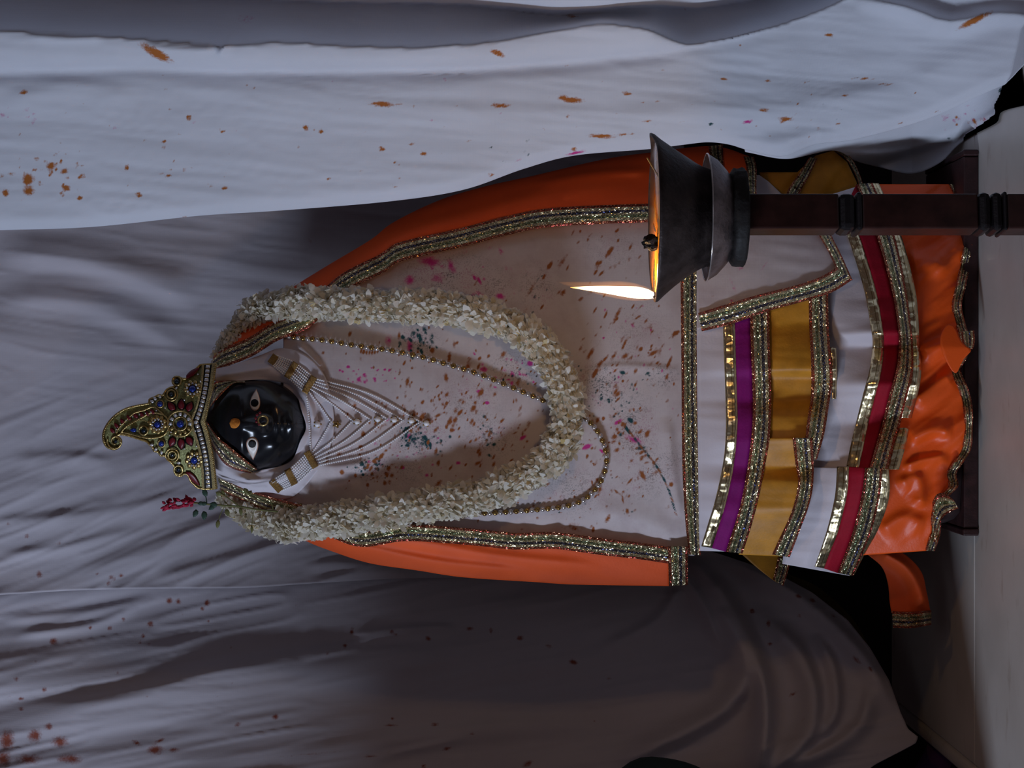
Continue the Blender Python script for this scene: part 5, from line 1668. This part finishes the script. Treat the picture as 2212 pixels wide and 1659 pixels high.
# ================================================================== sprig with a red flower spike
SG = thing('flower_sprig', 'green sprig with a red flower spike tucked beside the crown above the garland', 'flower sprig', tuple(P(600, 1100, -0.03)))
spY = lambda x, y: np.interp(x, [350, 480, 620], [0.0, -0.012, -0.046])
tube_px('stem', Z1((1440, 1388), (1280, 1372), (1150, 1350), (1000, 1340), (880, 1330), (800, 1322), (740, 1318)), spY, 2.0, 'stem', SG, 40, 0, 6)
tube_px('stem', Z1((1150, 1350), (1080, 1300), (1020, 1260), (985, 1240)), spY, 1.3, 'stem', SG, 20, -0.002, 6)
tube_px('stem', Z1((1410, 1380), (1380, 1300), (1300, 1270), (1220, 1250), (1190, 1220)), spY, 1.3, 'stem', SG, 24, -0.004, 6)
tube_px('stem', Z1((890, 1330), (885, 1285), (870, 1240)), spY, 1.2, 'leaf', SG, 12, 0, 6)
tube_px('stem', Z1((1030, 1345), (1000, 1400), (980, 1460)), spY, 0.9, 'stem', SG, 12, 0, 6)
tube_px('stem', Z1((1260, 1372), (1245, 1440), (1240, 1510)), spY, 0.8, 'stem', SG, 12, 0, 6)


def sleaf(tip, bs, w, mat='leaf', name='leaf'):
    o = leaf_shape(Z1(tip)[0], Z1(bs)[0], w / 3.606, 18)
    k = np.arange(len(o)); c = o.mean(0)
    o = c + (o - c) * (1 + 0.10 * (k % 2))[:, None]
    return blob(name, o, spY, mat, SG, -0.001, 0.0012, 0.0006, 0)


for tip, bs, w in (((862, 1205), (885, 1270), 20), ((915, 1325), (970, 1345), 22), ((840, 1330), (890, 1325), 16), ((785, 1432), (815, 1375), 20), ((868, 1455), (872, 1385), 22), ((905, 1375), (950, 1340), 18), ((820, 1330), (860, 1320), 16)):
    sleaf(tip, bs, w)
for tip, bs, w in (((970, 1520), (980, 1455), 16), ((1240, 1560), (1240, 1500), 10), ((1060, 1425), (1040, 1370), 18), ((1180, 1205), (1210, 1250), 18), ((1240, 1225), (1210, 1260), 16), ((960, 1235), (1000, 1260), 18), ((1010, 1215), (1020, 1265), 14), ((1160, 1420), (1150, 1360), 14)):
    sleaf(tip, bs, w, 'stem')
gq = random.Random(11)
fl = crom(Z1((555, 1352), (600, 1330), (660, 1325), (720, 1320), (790, 1312)), 26)
for k, (x, y) in enumerate(fl):
    for j in range(2):
        w = 5.0 * (0.6 + 0.5 * math.sin(math.pi * min(1, k / 20.0 + .1)))
        a = gq.uniform(0, 6.28)
        px, py = x + gq.uniform(-3, 3), y + w * math.sin(a) * 1.1
        tip = (px - gq.uniform(2, 9), py + 7 * math.sin(a))
        blob('floret', leaf_shape(tip, (px + 4, py), 3.4, 10), spY, 'flower_red', SG, -0.004 * math.cos(a) - 0.001, 0.0016, 0.001, 0)
for tip, bs in (((725, 1255), (745, 1310)), ((745, 1275), (775, 1310)), ((790, 1280), (790, 1310))):
    sleaf(tip, bs, 14, 'flower_red', 'floret')

# ================================================================== oil lamp on its stand
LY = -0.36
ls = sc(LY)
LX = (829.5 - 470) * ls


def lz(ix):
    return CAMZ - (ix - 1106) * ls


LP = thing('oil_lamp', 'sooty metal oil lamp with one burning flame on a dark wooden stand', 'oil lamp', (LX, LY, 0.0))


def spout(th, r, z):
    k = np.abs(np.cos(th)) ** 26
    up = np.clip((z - lz(1470)) / (lz(1414) - lz(1470)), 0, 1)
    return r * (1 + 0.085 * k * up + 0.012 * np.sin(7 * th) * up), z + 0.0035 * k * up * (np.cos(th) > 0) - 0.001 * k * up * (np.cos(th) < 0)


px = ls
prof = [(0.001, lz(1530)), (104 * px, lz(1532)), (110 * px, lz(1515)), (117 * px, lz(1502)), (130 * px, lz(1482)), (146 * px, lz(1456)), (160 * px, lz(1432)), (168 * px, lz(1420)), (169 * px, lz(1415)),
        (168 * px, lz(1412)), (164 * px, lz(1412)), (160 * px, lz(1416)), (146 * px, lz(1440)), (110 * px, lz(1475)), (0.001, lz(1485))]
lathe('bowl', prof, LX, LY, 'bronze', LP, 96, spout)
lathe('oil', [(0.001, lz(1440)), (146 * px, lz(1438)), (159 * px, lz(1416)), (157 * px, lz(1413.5)), (0.001, lz(1413.5))], LX, LY, 'oil', LP, 64, lambda th, r, z: (r * (1 + 0.03 * np.abs(np.cos(th)) ** 20), z))
lathe('saucer', [(0.001, lz(1580)), (86 * px, lz(1580)), (104 * px, lz(1566)), (124 * px, lz(1548)), (136 * px, lz(1529)), (138 * px, lz(1526.5)), (136 * px, lz(1526)), (128 * px, lz(1533)), (108 * px, lz(1540)), (0.001, lz(1540))], LX, LY, 'saucer', LP, 72)
tube('saucer_rim', [(LX + 137.5 * px * math.cos(a), LY + 137.5 * px * math.sin(a), lz(1526)) for a in np.linspace(0, 2 * math.pi, 72, endpoint=False)], 0.0007, 'silver', LP, 6, True)
lathe('crusted_block', [(0.001, lz(1608)), (102 * px, lz(1608)), (106 * px, lz(1606.5)), (106.5 * px, lz(1600)), (105 * px, lz(1590)), (105 * px, lz(1582)), (98 * px, lz(1578)), (92 * px, lz(1574)), (0.001, lz(1574))], LX, LY, 'crust', LP, 64,
      lambda th, r, z: (r * (1 + 0.012 * np.sin(9 * th + z * 900) + 0.012 * np.sin(23 * th)), z))
lathe('neck', [(0.001, lz(1545)), (96 * px, lz(1545)), (104 * px, lz(1530)), (98 * px, lz(1518)), (0.001, lz(1518))], LX, LY, 'crust', LP, 48, lambda th, r, z: (r * (1 + 0.03 * np.sin(13 * th)), z))
# square post with turned rings, set slightly askew
PX = (829.5 - 464) * ls


def post(name, i0, i1, hw, mat, bev, rot=0.13):
    o = box(name, -hw, hw, -hw, hw, lz(i1), lz(i0), mat, LP, bev, 2)
    o.matrix_basis = Matrix.Translation((PX, LY, 0)) @ Matrix.Rotation(rot, 4, 'Z')
    return o


post('post', 1612, 1806, 38 * px, 'wood', 0.0015)
post('post', 1856, 2104, 38 * px, 'wood', 0.0015)
post('post', 2166, 2250, 38 * px, 'wood', 0.0015)
lb = lambda nm, i0, i1, r: lathe(nm, [(0.001, lz(i1)), (r * px * 0.9, lz(i1)), (r * px, lz(i1 - (i1 - i0) * .25)), (r * px, lz(i0 + (i1 - i0) * .25)), (r * px * 0.9, lz(i0)), (0.001, lz(i0))], PX, LY, 'wood_black', LP, 40)
post('turned_ring', 1806, 1842, 40 * px, 'wood_black', 0.005)
post('turned_ring', 1843, 1856, 42 * px, 'wood_black', 0.0025)
post('turned_ring', 2104, 2132, 42 * px, 'wood_black', 0.005)
post('turned_ring', 2133, 2156, 42 * px, 'wood_black', 0.0045)
post('turned_ring', 2157, 2166, 42 * px, 'wood_black', 0.0016)
lathe('foot', [(0.001, 0.0), (0.085, 0.0), (0.085, 0.010), (0.060, 0.016), (0.030, 0.021), (0.020, lz(2248)), (0.001, lz(2248))], PX, LY, 'wood', LP, 48)
# wick, charred clump, sticks
wick_w = [P(x, y, LY + dy) for x, y, dy in ((1418, 560, 0.0), (1416, 600, -0.002), (1418, 630, -0.004), (1410, 642, -0.004))]
tube('wick', crom(wick_w, 20), 0.0022, 'wick', LP, 8)
bm = bmesh.new(); bmesh.ops.create_icosphere(bm, subdivisions=3, radius=1.0)
for v in bm.verts:
    k = 1 + 0.35 * math.sin(v.co.x * 5 + 2 * v.co.z) * math.sin(v.co.y * 6 + v.co.x)
    v.co = Vector((v.co.x * 0.0062 * k, v.co.y * 0.006 * k, v.co.z * 0.0075 * k))
me = bpy.data.meshes.new('charred_clump'); bm.to_mesh(me); bm.free(); me.materials.append(MAT['wick'])
o = obj('charred_clump', me, LP); o.location = P(1408, 524, LY - 0.035)
tube('match_stick', [P(1399, 342, LY + 0.0), P(1426, 388, LY - 0.05)], 0.0008, 'stick', LP, 6)
tube('match_stick', [P(1411, 483, LY - 0.02), P(1416, 500, LY - 0.05)], 0.0006, 'stick', LP, 6)


def flame_mesh(name, ctr, rad, mat):
    c = crom(ctr, 40); n = len(c)
    r = np.interp(np.linspace(0, 1, n), np.linspace(0, 1, len(rad)), rad)
    W = P(c[:, 0], c[:, 1], LY - 0.004)
    m = 24; th = np.linspace(0, 2 * np.pi, m, endpoint=False)
    V = np.vstack([np.stack([w[0] + rr * px * np.cos(th), w[1] + 0.8 * rr * px * np.sin(th), np.full(m, w[2])], -1) for w, rr in zip(W, r)])
    uv = np.vstack([np.stack([th / 6.283, np.full(m, i / (n - 1.0))], -1) for i in range(n)])
    F = [(i * m + k, i * m + (k + 1) % m, (i + 1) * m + (k + 1) % m, (i + 1) * m + k) for i in range(n - 1) for k in range(m)]
    F += [tuple(range(m))[::-1], tuple(range((n - 1) * m, n * m))]
    return obj(name, raw_mesh(name, V, F, mat, uv), LP)


flame_mesh('flame', [(1424, 641), (1408, 637), (1385, 633), (1350, 630), (1310, 626), (1270, 623), (1232, 621)], [3, 10.5, 13, 11.5, 9.5, 7.5, 5.5, 3.2, 0.5], 'flame')
flame_mesh('flame_mantle', [(1426, 640), (1405, 636), (1380, 632), (1340, 627), (1290, 622), (1240, 615), (1200, 609)], [4, 15, 20, 20, 17, 13, 9, 5, 0.5], 'flame_sheath')
d = bpy.data.lights.new('flame_glow', 'POINT'); d.energy = 0.72; d.color = (1.0, 0.58, 0.24); d.shadow_soft_size = 0.012
o = bpy.data.objects.new('flame_glow', d); link(o, LP); o.location = P(1350, 630, LY - 0.006)
